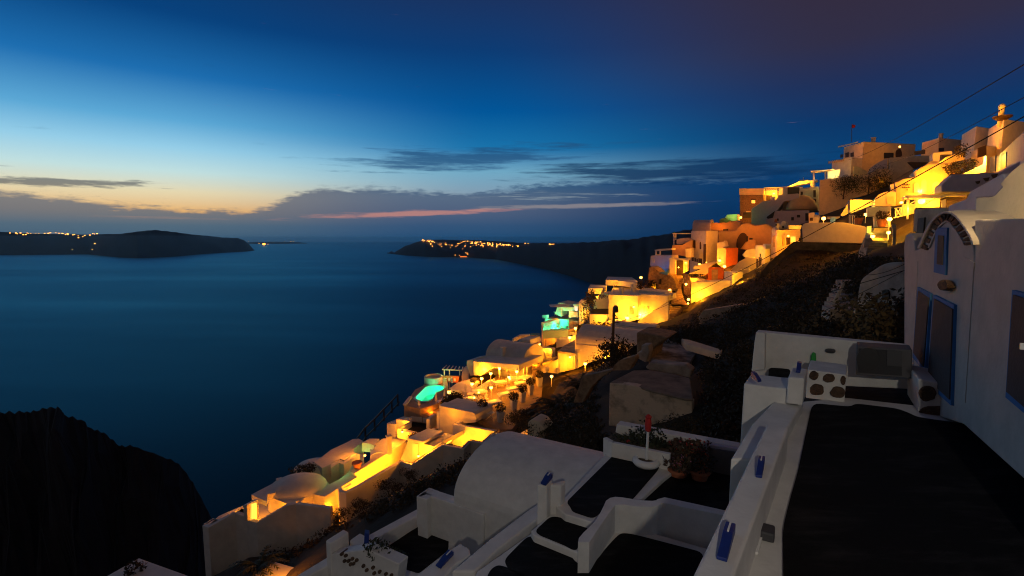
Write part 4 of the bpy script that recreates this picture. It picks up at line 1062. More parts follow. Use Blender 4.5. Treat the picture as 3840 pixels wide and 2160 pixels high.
def chair(label, x, y, ang):
    t = T('chair', label, 'chair', 'oval-backed restaurant chairs'); c = R(x, y); d = Vector((math.cos(ang), math.sin(ang), 0)); s = Vector((-d.y, d.x, 0))
    t.part('seat', M().lathe(c+Vector((0,0,.44)), [(.02,0),(.22,0),(.23,.04),(.02,.05)], 12), WPAINT)
    b0_ = c-d*.22+Vector((0,0,.74))
    t.part('backrest', M().prism([b0_+s*.21*math.cos(k*math.pi/8)+Vector((0,0,.27*math.sin(k*math.pi/8))) for k in range(16)], -d*.05), WPAINT)
    for a_, b_ in ((.16,.16),(.16,-.16),(-.18,.16),(-.18,-.16)):
        t.part('leg', M().tube([c+d*a_+s*b_, c+d*a_*.9+s*b_*.9+Vector((0,0,.44))], .025, 5), WPAINT)
    return t.done()
spots = [(1110,905,.2,'oval-backed chair at the far left of the restaurant under the low post lamp'),(1290,880,-1.4,'oval-backed chair behind the ringed table, right side'),(1365,835,-2.6,'oval-backed chair just left of the middle lamp'),(1170,975,1.4,'oval-backed chair in front of the ringed table'),(945,1000,.2,'oval-backed chair left of the thin post'),(1310,1045,-1.2,'oval-backed chair behind the bright front table'),(1185,1065,2.9,'oval-backed chair at the right of the front left table'),(1030,1090,1.2,'oval-backed chair at the foot of the thin post'),
 (1515,1010,.9,'oval-backed chair at the left end of the long white table'),(1625,900,-2.2,'oval-backed chair behind the long white table'),(1745,830,-2.2,'oval-backed chair behind the second table of the right row'),(1865,735,-2.4,'oval-backed chair leaning by the back right table'),(1780,890,2.6,'oval-backed chair in front of the second table of the right row'),(1440,790,.6,'oval-backed chair left of the back table'),(1580,790,2.4,'oval-backed chair right of the back table'),(1510,680,-1.5,'oval-backed chair behind the back table'),(1640,990,2.4,'oval-backed chair at the front of the long white table'),(1240,1060,1.0,'oval-backed chair between the two front tables')]
for x, y, a, lb in spots: chair(lb, x, y, a)
t = T('folding_table', 'small folding table with crossed legs between the two nearest planters', 'table'); c = R(1350,1290)
t.part('tabletop', M().box(c+Vector((0,0,.72)), .45, .45, .03, .5), WPAINT)
for sg in (-1, 1):
    for s2_ in (-1, 1):
        t.part('leg', M().tube([c+Vector((sg*.38,s2_*.3,0)), c+Vector((-sg*.38,s2_*.3,.70))], .025, 5), WPAINT)
t.done()
def planter(label, x, yb, yt, r=.42):
    t = T('tall_planter', label, 'planter', 'tall tapered planters on the restaurant terrace'); b_ = R(x, yb); h_ = atY(Y1(x, yt)[0], b_.y).z-ZR
    s_ = r*.70; vs = []
    for z, k in ((0, s_),(h_*.96, r),(h_*.96, r*1.04),(h_, r*1.04),(h_, r*.9),(h_-.08, r*.88)):
        for a_, c_ in ((-1,-1),(1,-1),(1,1),(-1,1)):
            e = .5; vs.append(b_+Vector(((a_*math.cos(e)-c_*math.sin(e))*k*.8, (a_*math.sin(e)+c_*math.cos(e))*k*.8, z)))
    fs = [(3,2,1,0)]+[(i*4+k, i*4+(k+1) % 4, i*4+4+(k+1) % 4, i*4+4+k) for i in range(5) for k in range(4)]+[(20,21,22,23)]
    t.part('pot', M().add(vs, fs), WPAINT)
    t.part('shrub', M().leaves(b_+Vector((0,0,h_+.42)), .58, .58, .50, 420, .085), LEAFD); return t.done()
planter('tall tapered white planter with a round shrub, nearest on the left', 1245, 1280, 1120)
planter('tall tapered white planter with a reddish shrub, nearest of the row on the right', 1515, 1340, 1180)
planter('tall tapered white planter, third from the front along the right edge', 1715, 1155, 1005)
planter('tall tapered white planter, fourth from the front along the right edge', 1850, 1035, 885)
planter('tall tapered white planter, second from the back along the right edge', 1970, 925, 780)
planter('tall tapered white planter at the back near the stair foot', 2103, 800, 665)
for x, yb, yt, lb in ((987,1150,780,'thin white post at the front left of the restaurant'),(1670,680,385,'thin white post in the middle of the restaurant'),(1918,760,430,'thin white post at the back right of the restaurant')):
    b_ = R(x, yb); h_ = atY(Y1(x, yt)[0], b_.y).z-ZR; one('post', lb, 'post', M().tube([b_, b_+Vector((0,0,h_))], .065, 8), WPAINT)
rl_ = [(1088,762,56.5,60,'amber globe lamp at the front of the left lamp row of the restaurant'),(1232,682,58.5,45,'amber globe lamp, second in the left lamp row of the restaurant'),(1370,605,60.5,45,'amber globe lamp, third in the left lamp row of the restaurant'),(1500,528,62.5,40,'amber globe lamp, last of the left lamp row under the vaulted house wall'),
 (1615,450,63,45,'globe lamp high beside the middle thin post'),(1868,498,62,70,'globe lamp high beside the back right thin post'),(1762,577,60,60,'globe lamp above the back right tables'),(1375,818,56.5,100,'bright lamp low in the middle of the tables'),(1645,660,59.5,190,'brightest lamp cluster at the foot of the middle thin post'),(2288,648,59,110,'bright lamp by the palm at the stair foot')]
for x, y, Yd, pw_, lb in rl_: lamp(Y1(x, y)[0], Yd, pw_*.95, lb, .20, 1.1 if x not in (1645,) else .6, WARM if x > 1300 else AMBER, 'globe lamps of the restaurant')
for x, y in ((1210,850),(1070,965),(1410,1010),(1500,715),(1590,890),(1690,815),(1810,730),(1370,940),(1270,1000),(1550,960)):
    q_ = R(x, y, 1.35); ld = bpy.data.lights.new('table_light', 'POINT'); ld.energy = 36; ld.color = YEL; ld.shadow_soft_size = .1
    lo = bpy.data.objects.new('table_light', ld); COL.objects.link(lo); lo.location = R(x, y, .8)+Vector((0,0,.38))
for x, y, lb in ((1190,905,'small candle lamp on the ringed table'),(1120,985,'small candle lamp on the front left table'),(1660,700,'low candle lamp by the corner wall at the back'),(1880,700,'candle lamp on the back right table'),(1100,1105,'small floor lantern at the foot of the front planters')):
    c = R(x, y, .8); t = T('candle_lamp', lb, 'candle lamp', 'candle lamps in the restaurant'); t.part('bulb', M().lathe(c, [(.02,0),(.10,.02),(.11,.15),(.03,.22)], 8), BULB); t.part('base', M().lathe(c, [(.12,-.04),(.12,0),(.02,0)], 8), DMETAL); t.done()
one('wall_bench', 'bright low white wall in the back corner of the restaurant', 'wall', fw(Y1(1660,660,1985,640,1985,700,1830,690,1660,735), 62, .5), WH)
# ---------------------------------------------------------------- vaulted house behind the restaurant
YK = 64
t = house('grey vaulted house with a long yellow-lit wall behind the restaurant', [
 ('wall', fw(Y1(1108,418,1450,448,1792,476,1800,560,1720,545,1570,512,1412,510,1225,642,1108,632), YK, 6), WH),
 ('wall', vw(Y1(1790,472,1975,345,1990,560,1800,580), 1945, 63.7, 1992, 67.5, 3), WH)])
a = atY(Y1(1290,345)[0], 67.5); b = atY(Y1(1960,330)[0], 66.5); b.z = a.z; U_ = dirs(33)[0]
dz_ = (b-a); b = a+dirs(33)[1]*dz_.length
t.part('roof', M().vault(a, b, U_*5.5, 1.9, 18, 2.5), WH, .05)
rf = Y1(1108,418)[0]
t.part('mural', fw(Y1(1160,432,1218,438,1218,525,1165,520), YK-.05, .06, ref=rf), CREAM); t.done()
glow(Y1(1500,560)[0], 62.2, 150); glow(Y1(1250,560)[0], 62.6, 160); glow(Y1(1830,520)[0], 61.5, 130); glow(Y1(1160,600)[0], 62.8, 60)
t = house('small grey side house at the cliff edge left of the vaulted house', [('wall', fw(Y1(1010,410,1100,400,1108,640,1060,640,1005,470), 66, 3), WH), ('roof', M().vault(atY(Y1(930,650)[0], 66.5), atY(Y1(1040,655)[0], 66), U_*2, 1.3, 12, 1.0), LILAC)]); t.done()
t = house('white parapet corner with a pot, above the vaulted house beside the stairs', [
 ('wall', fw(Y1(1790,90,1960,95,1975,170,1810,180,1795,150), 70, 3), WH), ('wall', top(Y1(1690,80,1810,10,1960,5,1965,25,1820,32,1720,85), .6, Y=76), WH)]); t.done()
lamp(Y1(1808,195)[0], 68.5, 55, 'lamp at the corner of the pot parapet left of the stair street', .22); lamp(Y1(1985,150)[0], 70, 40, 'lamp on the arched gatepost left of the stair street', .22)
# stair street
t = T('stairs', 'lit stair street climbing between the vaulted house and the pool house', 'stairs')
m = M()
for k in range(16):
    f = k/15; Yk = 63+f*22; xl, xr = 2000+f*(-20), 2125-f*10; yy = 560-f*530
    a = atY(Y1(xl, yy)[0], Yk); b = atY(Y1(xr, yy)[0], Yk); b.z = a.z
    m.prism([a, b, b+Vector((0,2.2,0)), a+Vector((0,2.2,0))], (0,0,-.8))
t.part('step', m, TILE); t.done()
for x, y, Yd, lb in ((2100,55,82,'small stair lamp, top one on the pool house wall'),(2108,165,77,'small stair lamp, second from the top on the pool house wall'),(2118,305,71,'small stair lamp, lowest on the pool house wall')):
    lamp(Y1(x, y)[0], Yd, 40, lb, .17, colr=AMBER, group='stair lamps on the pool house wall')
glow(Y1(2050,450)[0], 66, 40, AMBER); glow(Y1(1990,430)[0], 64.2, 25)
# ---------------------------------------------------------------- house right of the stairs
YLh = 66
t = house('long house with a grey vaulted roof and a bright wall over the palm', [
 ('wall', fw(Y2(1838,362,2120,388,2400,424,2420,540,2290,572,1990,668,1838,748), YLh, 6), WH),
 ('wall', fw(Y2(1574,482,1836,512,1836,745,1574,800), YLh+1.0, 4), WH),
 ('wall', fw(Y2(1300,690,1574,595,1574,810,1480,800,1300,775), YLh+1.8, .5), WH)])
a = atY(Z8(632,1325)[0], YLh+.1); b = a+dirs(33)[1]*10.3; t.part('roof', M().vault(a, b, U_*6, 2.3, 18, .3), WH, .05)
t.part('roof', top(Y2(1574,470,1680,380,1836,300,1836,505), .25, Y=YLh+.9), GREY)
rf = Y2(1574,482)[0]
t.part('door', fw(Y2(1715,528,1805,540,1805,740,1715,752), YLh+.9, .08, ref=rf), CREAM); t.done()
t = house('small rounded white gable with an arched window at the end of the grey vault', [
 ('wall', fw(fillet(Y2(2430,420,2435,310,2460,275,2500,270,2525,310,2525,430), 14), YLh-1.2, .6), WH)], 'gable', 'house')
t.part('window', fw(Y2(2470,320,2510,325,2510,400,2470,395), YLh-1.3, .08, ref=Y2(2430,420)[0]), GREY); t.done()
lamp(Y2(2290,560)[0], 63, 330, 'bright lamp on the wall by the dark pole and bush', .24, .8, YEL); lamp(Y2(1990,660)[0], 63.2, 230, 'bright lamp low on the long house wall, middle one', .22, .8)
glow(Y2(1480,740)[0], 64.5, 110); glow(Y2(1640,700)[0], 65, 80); glow(Y2(1700,620)[0], 65, 50)
for x, y, w_ in ((1375,760,60),(1545,770,50)):
    one('gatepost', 'rounded white gatepost before the long house, %s of the pair' % ('left' if x < 1400 else 'right'), 'gatepost', fw(fillet(Y2(x-w_/2,y+40,x-w_/2,y-25,x,y-42,x+w_/2,y-25,x+w_/2,y+40), 10), 62.5, .8), WH, .05)
t = house('curved low white wall glowing beside the stair street', [('wall', top(fillet(Y2(1338,398,1450,400,1555,422,1500,455,1440,425,1340,425), 10), 1.2, Y=70), WH), ('wall', fw(Y2(1338,425,1390,505,1350,660,1325,660), 69, .4), WH)], 'terrace_wall', 'wall')
t.part('floor', top(Y2(1375,560,1480,510,1575,555,1470,610,1340,655), .3, Y=68.2), TILE); t.done(); glow(Y2(1440,440)[0], 68.8, 60, YEL)
# ---------------------------------------------------------------- pool house
YN = 84
t = house('pool terrace building carrying the rectangular green pool', [
 ('wall', fw(Z8(160,1135,540,1130,640,1200,640,1300,420,1350,350,1449,165,1400), YN, 5), WH),
 ('wall', fw(Z8(118,1000,150,1020,172,1449,128,1449), YN-.3, 6), WH),
 ('wall', fw(Z8(345,1250,480,1262,640,1180,640,1449,345,1449), YN-5, 3), WH)])
t.done()
ZN = atY(Z8(330,1035)[0], YN+1.6).z
t = T('swimming_pool', 'rectangular bright green pool on the cliff edge, upper one', 'swimming pool')
pw = [atZ(p, ZN) for p in Z8(145,1122,528,1112,528,958,185,948)]; n = 4; cen = sum(pw, Vector())/4
ring = [cen+(p-cen)*1.05+Vector((0,0,.02)) for p in pw]
m = M().add(ring+pw+[p+Vector((0,0,-1.4)) for p in pw], [(i, (i+1) % n, (i+1) % n+n, i+n) for i in range(n)]+[(i+n, (i+1) % n+n, (i+1) % n+2*n, i+2*n) for i in range(n)]+[tuple(range(8, 12))])
t.part('basin', m, POOLT); t.part('water', M().add([p+Vector((0,0,-.1)) for p in pw], [(0,1,2,3)]), wm)
t.part('pillar', fw(Z8(132,895,202,895,202,945,132,940), YN+7, .8), WH)
po = t.done()
for p, e in ((Z8(190,1095)[0], 170), (Z8(330,1090)[0], 170), (Z8(470,1090)[0], 170), (Z8(200,1030)[0], 220), (Z8(350,1025)[0], 220), (Z8(470,1030)[0], 220), (Z8(240,975)[0], 260), (Z8(440,975)[0], 260)):
    ld = bpy.data.lights.new('pool_light', 'POINT'); ld.energy = e; ld.color = PG; ld.shadow_soft_size = .2
    lo = bpy.data.objects.new('pool_light', ld); COL.objects.link(lo); lo.parent = po; lo.location = atZ(p, ZN)+Vector((0,0,-.7))-po.location
glow(Z8(165,900)[0], YN+5, 10, PG)
t = house('tiled patio floor behind the rectangular pool', [('floor', top(Z8(205,935,410,880,680,920,690,1030,640,1100,532,1110,532,955), .4, z=ZN-.02), TILE)], 'terrace', 'terrace'); t.done()
t = house('white-framed outdoor bar lit pinkish white behind the pool', [
 ('wall', fw(Z8(365,760,680,750,680,925,540,930,540,835,415,825,415,915,320,880), 92, 3), WH), ('roof', fw(Z8(380,702,540,730,680,725,680,752,360,765), 92.0, 4), WH)])
t.part('counter', fw(Z8(535,835,672,840,668,930,535,922), 89, .6), WPAINT); t.done()
lamp(Z8(645,790)[0], 90.3, 150, 'pinkish white lamp glowing on the wall of the outdoor bar', .22, colr=(1,.62,.5)); glow(Z8(480,880)[0], 88, 80)
t = T('parasol', 'open square white parasol on the patio by the rectangular pool', 'parasol'); b_ = atY(Z8(425,915)[0], 89); h_ = atY(Z8(425,745)[0], 89).z-b_.z
t.part('pole', M().tube([b_, b_+Vector((0,0,h_))], .05, 6), WPAINT); c = b_+Vector((0,0,h_))
t.part('canopy', M().add([c+Vector((0,0,.35))]+[c+Vector(v) for v in ((-2.2,-1.6,-.1),(2.2,-1.6,-.1),(2.2,1.6,-.1),(-2.2,1.6,-.1))], [(0,1,2),(0,2,3),(0,3,4),(0,4,1)]), CLOTH); t.done()
lamp(Z8(635,1090)[0], 80, 150, 'bright lamp by the pool steps, upper of two', .24, .6); lamp(Z8(550,1230)[0], 77, 170, 'bright lamp above the tiled roof, lower of two by the pool', .26, .6); lamp(Z8(455,1155)[0], 83.3, 90, 'glowing wall lamp under the rim of the rectangular pool', .28, bulb=BULBS); glow(Z8(470,1215)[0], 82, 90); glow(Z8(260,1240)[0], 82, 90, AMBER)
# ---------------------------------------------------------------- big yellow house
YO = 80
t = house('large flat-roofed house with a broad yellow-lit front', [
 ('wall', fw(Z8(1135,583,1582,602,1574,960,1440,1000,1290,980,1135,960), YO, 7), WH),
 ('roof', top(Z8(1135,582,1230,440,1250,380,1590,395,1700,500,1585,600), .3, Y=YO), WH),
 ('wall', fw(Z8(1020,560,1138,560,1138,800,905,800,905,640), YO+4, 3), WH)])
rf = Z8(1135,583)[0]
t.part('door', fw(Z8(1450,758,1512,762,1512,885,1445,880), YO-.1, .1, ref=rf), GREY)
t.part('window', fw(Z8(1170,600,1195,602,1195,660,1165,655), YO-.1, .1, ref=rf), CREAM); t.done()
t = house('white upper room with a bright yellow end wall, lower of two', [('wall', fw(Z8(828,482,1052,486,1022,572,832,570), YO+7, .6), WH), ('roof', top(Z8(828,480,860,430,1112,438,1090,490,1050,486), 1.0, Y=YO+7), WH)]); t.done()
t = house('white upper room with a bright yellow end wall, higher of two', [('wall', fw(Z8(1090,362,1268,368,1240,435,1092,434), YO+12, .6), WH), ('roof', top(Z8(1090,360,1120,310,1490,322,1580,380,1560,400,1268,368), 1.0, Y=YO+12), WH)]); t.done()
glow(Z8(930,560)[0], YO+4.6, 120, YEL); glow(Z8(1170,425)[0], YO+9.5, 100, YEL); glow(Z8(960,620)[0], YO+4.4, 70)
one('chimney_pipe', 'thin white pipe standing on the roof of the large yellow house', 'pipe', M().tube([atY(Z8(1210,570)[0], YO+2), atY(Z8(1214,430)[0], YO+2)], .07, 6), WPAINT)
t = house('bright wing with a diagonal stair parapet right of the large yellow house', [
 ('wall', fw(Z8(1584,667,2035,682,1840,815,1575,978), YO-1, .5), WH), ('roof', fw(Z8(1588,575,2030,600,2035,682,1584,667), YO-1.2, 5), WH),
 ('wall', fw(Z8(1575,985,1800,838,2038,690,2040,940,2000,1035,1700,1022,1580,1010), YO-3, .6), WH),
 ('wall', fw(Z8(1590,510,1985,555,2000,585,1590,578), YO+1.5, 4), WH)])
rf = Z8(1584,667)[0]
t.part('window', fw(Z8(1655,780,1685,778,1685,850,1655,870), YO-1.08, .1, ref=rf), CREAM); t.part('window', fw(Z8(1705,772,1738,770,1738,825,1705,840), YO-1.08, .1, ref=rf), CREAM)
t.part('arch_window', fw(fillet(Z8(1880,1025,1885,960,1920,935,1960,940,1990,960,1990,1030), 8), YO-3.1, .1, ref=Z8(1575,985)[0]), WPAINT); t.done()
glow(Z8(1640,900)[0], YO-2.0, 600, YEL); glow(Z8(1800,770)[0], YO-2.0, 450, YEL); glow(Z8(1960,700)[0], YO-2.0, 90, YEL)
glow(Z8(1350,850)[0], YO-3.2, 300, YEL); glow(Z8(1250,720)[0], YO-3.5, 180, YEL); glow(Z8(1850,990)[0], YO-6, 60, YEL)
t = house('yellow-lit front terrace boxes below the large yellow house', [
 ('wall', fw(Z8(848,882,1128,884,1095,985,980,1060,850,1110), 77, .5), WH), ('wall', fw(Z8(1092,992,1300,985,1302,1050,1200,1090,1092,1132), 75, 3), WH),
 ('wall', fw(Z8(680,712,830,716,830,900,760,1010,690,1045), 83, .6), WH), ('roof', top(Z8(680,710,720,652,830,660,830,716), .3, Y=83), WH), ('wall', fw(Z8(1310,1160,1400,1060,1400,1110,1330,1170), 74, .4), WH)], 'terrace', 'terrace')
t.part('shutter', fw(Z8(880,800,1125,795,1125,878,865,870), 79, .2), DARK); t.done()
glow(Z8(980,960)[0], 75, 150, YEL); glow(Z8(1190,1080)[0], 73.2, 110, YEL); glow(Z8(740,900)[0], 81, 140, YEL); lamp(Z8(1415,938)[0], 77.5, 150, 'broad lamp glowing above the white lattice gate', .36, colr=YEL)
one('climbing_vine', 'dark climbing vine on the corner of the yellow terrace boxes', 'vine', M().leaves(atY(Z8(860,640)[0], 82.4), 1.0, .5, 1.6, 380, .16).leaves(atY(Z8(820,880)[0], 81), 1.3, .5, 3.2, 700, .16).leaves(atY(Z8(960,610)[0], 82.4), 2, .5, .5, 200, .14), LEAFD)
one('bush', 'dark low hedge in front of the yellow terrace boxes', 'bush', M().leaves(atY(Z8(980,1080)[0], 74), 2.6, .8, .9, 700, .15), LEAFD)
t = T('gate', 'white lattice gate in front of the broad glowing lamp', 'gate'); rf = Z8(1415,1110)[0]
P = lambda *c: [onplane(p, atY(rf, 70), dirs(33)[0]) for p in Z8(*c)]
a, b, c_, d_ = P(1415,1110,1490,1112,1480,1185,1412,1185)
for e in ((a,b),(b,c_),(c_,d_),(d_,a)): t.part('frame', M().tube(e, .08, 5), WPAINT)
for e in ((a,c_),(b,d_)): t.part('brace', M().tube(e, .05, 5), WPAINT)
t.done()
t = house('grey vault between the lattice gate and the long house', [('roof', M().vault(atY(Z8(1150,1130)[0], 70), atY(Z8(1150,1130)[0], 70)+dirs(33)[1]*6.5, U_*3, 1.3, 14, 1.5), WH), ('wall', fw(Z8(1310,1160,1550,1160,1560,1260,1310,1300), 68.5, 1), WH), ('wall', fw(Z8(1650,1020,1985,1040,1985,1115,1880,1085,1640,1160), 73, 1), WH)]); t.done()
glow(Z8(1450,1210)[0], 67, 60); glow(Z8(1750,1080)[0], 71.5, 60, AMBER)
# ---------------------------------------------------------------- stone stairs and gate
t = house('curved rubble retaining wall under the blue pool, lit from below', [
 ('wall', fw(fillet(Z8(1752,150,1840,190,1900,260,1990,290,2050,282,2120,340,2165,480,2150,570,2000,545,1740,505,1735,300), 10), 89, 4), WARMSTONE), ('wall', fw(Z8(1590,512,1985,575,2000,600,1590,585), 84.5, 4), WARMSTONE)], 'retaining_wall', 'wall', bev=0)
t.part('door', fw(Z8(1905,345,1935,350,1930,430,1900,425), 88.8, .1, ref=Z8(1752,150)[0]), DARK); t.done()
glow(Z8(1780,450)[0], 87, 110, AMBER); glow(Z8(1830,480)[0], 86.2, 60, YEL); lamp(Z8(1625,325)[0], 90, 70, 'lamp glowing behind the spiky plants, left of the rubble wall', .26); lamp(Z8(2058,515)[0], 83, 90, 'flat spreading lamp at the foot of the rubble wall', .26)
one('agave', 'pale spiky agave glowing on the roof below the rubble wall', 'plant', M().leaves(atY(Z8(1810,470)[0], 86.5), .9, .5, 1.0, 90, .35), LEAFD)
one('bush', 'dark bush next to the glowing agave', 'bush', M().leaves(atY(Z8(1680,440)[0], 86.8), 1.8, .7, 1.1, 500, .16), LEAFR)
one('balustrade', 'short white balustrade at the top of the bright wing', 'balustrade', fw(Z8(2030,590,2110,575,2100,660,2035,655), YO-1.5, .3), WPAINT)
t = T('swimming_pool', 'narrow blue-lit pool beside the portal gate', 'swimming pool')
ZB = atY(Z8(1950,215)[0], 93).z; pw = [atZ(p, ZB) for p in Z8(1880,240,2030,245,2042,200,1855,196)]
m = M().add(pw+[p+Vector((0,0,-1)) for p in pw], [(i, (i+1) % 4, (i+1) % 4+4, i+4) for i in range(4)]+[(4,5,6,7)])
t.part('basin', m, POOLB); t.part('water', M().add([p+Vector((0,0,-.06)) for p in pw], [(0,1,2,3)]), wm); po = t.done()
ld = bpy.data.lights.new('pool_light', 'POINT'); ld.energy = 120; ld.color = (.03,.35,1); lo = bpy.data.objects.new('pool_light', ld); COL.objects.link(lo); lo.parent = po; lo.location = (0,0,.45)
t = house('white portal with a cornice framing a dark doorway above the stairs', [
 ('wall', fw(Z8(2055,62,2140,62,2140,280,2050,280), 91, 1), WH), ('wall', fw(Z8(2262,62,2335,62,2330,225,2262,260), 91, 1), WH), ('roof', fw(Z8(2042,34,2342,38,2342,66,2042,62), 90.7, 1.6), WH)], 'portal', 'gate')
t.part('door', fw(Z8(2138,62,2264,62,2264,300,2138,300), 91.8, .3), WOODD); t.done()
glow(Z8(2300,230)[0], 89.5, 150); glow(Z8(2080,200)[0], 89, 60); lamp(Z8(2192,172)[0], 91.2, 12, 'small lantern hanging in the dark portal doorway', .12)
t = T('stairs', 'lit stone stairs from the portal down past the rubble wall', 'stairs'); m = M()
for k in range(18):
    f = k/17; Yk = 80.5+f*10; ya = 740-f*440; xl = 2085+f*60-(25 if .3 < f < .7 else 0)*0; xr = 2330-f*70-(90*math.sin(f*3.1))*.6
    a = atY(Z8(xl+60*math.sin(f*3.1), ya)[0], Yk); b = atY(Z8(xr, ya)[0], Yk); b.z = a.z; m.prism([a, b, b+Vector((0,.9,0)), a+Vector((0,.9,0))], (0,0,-.7))
for k in range(8):
    f = k/7; Yk = 74+f*6.5; a = atY(Z8(2040+f*50,960-f*220)[0], Yk); b = atY(Z8(2120+f*150,960-f*220)[0], Yk); b.z = a.z; m.prism([a, b, b+Vector((0,1.1,0)), a+Vector((0,1.1,0))], (0,0,-.8))
t.part('step', m, TILE); t.done()
t = house('rubble wall along the right side of the portal stairs', [('wall', fw(Z8(2265,265,2330,280,2370,420,2350,740,2310,700,2270,560), 86, .8), WARMSTONE)], 'retaining_wall', 'wall', bev=0); t.done()
lamp(Z8(2305,425)[0], 84.8, 60, 'round lamp on the rubble stair wall, upper one', .22, colr=AMBER); lamp(Z8(2342,655)[0], 82, 80, 'round lamp on the rubble stair wall, lower one', .24, colr=AMBER); lamp(Z8(2335,715)[0], 81, 30, 'small lamp under the lower stair wall lamp', .16, colr=AMBER)
t = house('yellow-lit white wall with an arched recess right of the portal stairs', [('wall', fw(Z8(2382,402,2576,392)+Z6(365,1400,280,1449,80,1560,-60,1600)+Z8(2375,715), 83.5, 4), WH)]); t.part('door', fw(fillet(Z8(2450,720,2450,650,2480,630,2560,628,2600,640,2600,690), 8), 83.4, .2, ref=Z8(2382,402)[0]), CREAM); t.done()
glow(Z8(2510,620)[0], 81.5, 260, YEL); glow(Z8(2430,560)[0], 81.8, 70)
# ================================================================== upper village
def bh(label, A, B, C, yt, yb, mt=WH, name='house', cat='house', ext=2.5):
    t = T(name, label, cat); t.A, t.B, t.C = A, B, C
    m, zt, zb = block(A, B, C, yt, yb, ext=ext); t.part('wall', m, mt, .04); return t
def dl(t, nm, poly, mt, off=.07, d=.1): t.part(nm, vw(poly, t.A[0], t.A[1], t.B[0], t.B[1], d, off=off), mt)   # on the left face
def dr(t, nm, poly, mt, off=.07, d=.1): t.part(nm, vw(poly, t.B[0], t.B[1], t.C[0], t.C[1], d, off=off), mt)   # on the right face
# stone house on the skyline
t = T('stone_house', 'brown rubble-stone house with a white parapet at the left end of the skyline', 'house')
rf = Z3(1500,120)[0]; YS = 120
t.part('wall', fw(Z3(1505,120,1862,120,1862,245,1690,420,1680,640,1510,640), YS, 9, ref=rf), STONE)
t.part('parapet', fw(Z3(1497,26,1868,26,1868,122,1497,122), YS-.25, 9.4, ref=rf), CREAM)
i = t.part('window', fw(Z3(1672,180,1748,180,1748,255,1672,255), YS-.1, .15, ref=rf), WOODD); t.part('pane', fw(Z3(1684,205,1738,205,1738,250,1684,250), YS-.16, .05, ref=rf), GLASSLIT, under=i)
t.part('door', fw(Z3(1558,390,1672,385,1672,470,1558,472), YS-.1, .15, ref=rf), DARK); t.part('lintel', fw(Z3(1600,368,1668,368,1668,386,1600,386), YS-.15, .2, ref=rf), CREAM)
for x in (1640, 1745): t.part('flower_box', M().leaves(atY(Z3(x,50)[0], YS-.6), 1.6, .3, .35, 120, .18), LEAFD)
t.done(); lamp(Z3(1522,465)[0], 117.5, 130, 'lamp glowing at the foot of the rubble-stone house', .24, colr=AMBER); glow(Z3(1700,300)[0], 115, 170, AMBER); glow(Z3(1640,100)[0], 116, 60, AMBER)
t = T('house', 'yellow-lit annex with a lattice rail joined to the stone house', 'house'); rf = Z3(1870,70)[0]
t.part('wall', fw(Z3(1868,64,2078,58,2078,215,1868,245), YS-.6, 8, ref=rf), WH); t.part('roof', fw(Z3(1868,14,2260,-2,2260,12,1868,24), YS-.9, 5, ref=rf), WH)
t.part('door', fw(Z3(1912,132,1992,130,1992,210,1912,225), YS-.75, .15, ref=rf), WOODD)
m = M()
for k in range(5):
    a, b = onplane(Z3(1900+k*35,26)[0], atY(rf, YS-.8), U33), onplane(Z3(1930+k*35,62)[0], atY(rf, YS-.8), U33); m.tube([a, b], .06, 4)
    a, b = onplane(Z3(1930+k*35,26)[0], atY(rf, YS-.85), U33), onplane(Z3(1900+k*35,62)[0], atY(rf, YS-.85), U33); m.tube([a, b], .06, 4)
t.part('lattice', m, WPAINT); t.done(); glow(Z3(1980,110)[0], YS-3, 230, YEL)
t = T('roof_terrace', 'brightly lit yellow roof terrace with a green canopy on the skyline', 'terrace')
t.part('wall', fw(Z4(1010,1368,1150,1320,1180,1290,1470,1262,1480,1280,1400,1300,1120,1352,1040,1385), 117, 3), WH)
t.part('canopy', fw(Z4(1195,1265,1330,1262,1335,1280,1200,1288), 118, 3), CLOTH); t.part('mast', M().tube([atY(Z4(1258,1270)[0], 118), atY(Z4(1258,1228)[0], 118)], .08, 5), WPAINT)
t.done(); glow(Z4(1250,1330)[0], 114.5, 260, YEL); glow(Z4(1100,1350)[0], 116, 110, YEL)
t = T('house', 'grey house with tall dark windows and one strip of warm light on its corner', 'house'); rf = Z6(1200,60)[0]; YG = 112
t.part('wall', fw(Z6(1195,60,1260,20,1490,-5,1490,365,1195,365), YG, 9, ref=rf), CREAM, .1)
for c in ((1218,75,1252,75,1252,172,1218,172),(1408,52,1446,52,1446,155,1408,155),(1338,192,1378,192,1378,322,1338,322),(1392,188,1452,188,1452,355,1392,355)): t.part('window', fw(Z6(*c), YG-.08, .12, ref=rf), WOODD)
t.done(); glow(Z6(1470,300)[0], YG-.9, 40, YEL)
t = T('house', 'ochre-lit low house with a grey shutter door and small dome beside it', 'house'); rf = Z6(975,212)[0]; Yq = 111
t.part('wall', fw(Z6(950,212,1208,200,1208,358,950,358), Yq, 6, ref=rf), OCHRE, .1); t.part('door', fw(Z6(1010,236,1102,236,1102,356,1010,356), Yq-.08, .12, ref=rf), GREY)
t.part('dome', M().lathe(atY(Z6(1230,350)[0], 109), [(3.3,0),(3.2,.8),(2.6,2.0),(1.5,2.9),(.02,3.3)], 20, 1, .7), OCHRE, 0, True); t.part('window', fw(Z6(1210,208,1300,200,1300,270,1210,272), Yq+.4, .12, ref=rf), WOODD); t.done(); glow(Z6(1150,250)[0], Yq-2.5, 110)
t = bh('dark-railed grey house between the lit annex and the grey house', (2910,118),(2925,115),(3000,114), 702, 760, LILAC); dr(t, 'railing', Z6(1020,10,1200,5,1200,140,1020,160), DARK); t.done()
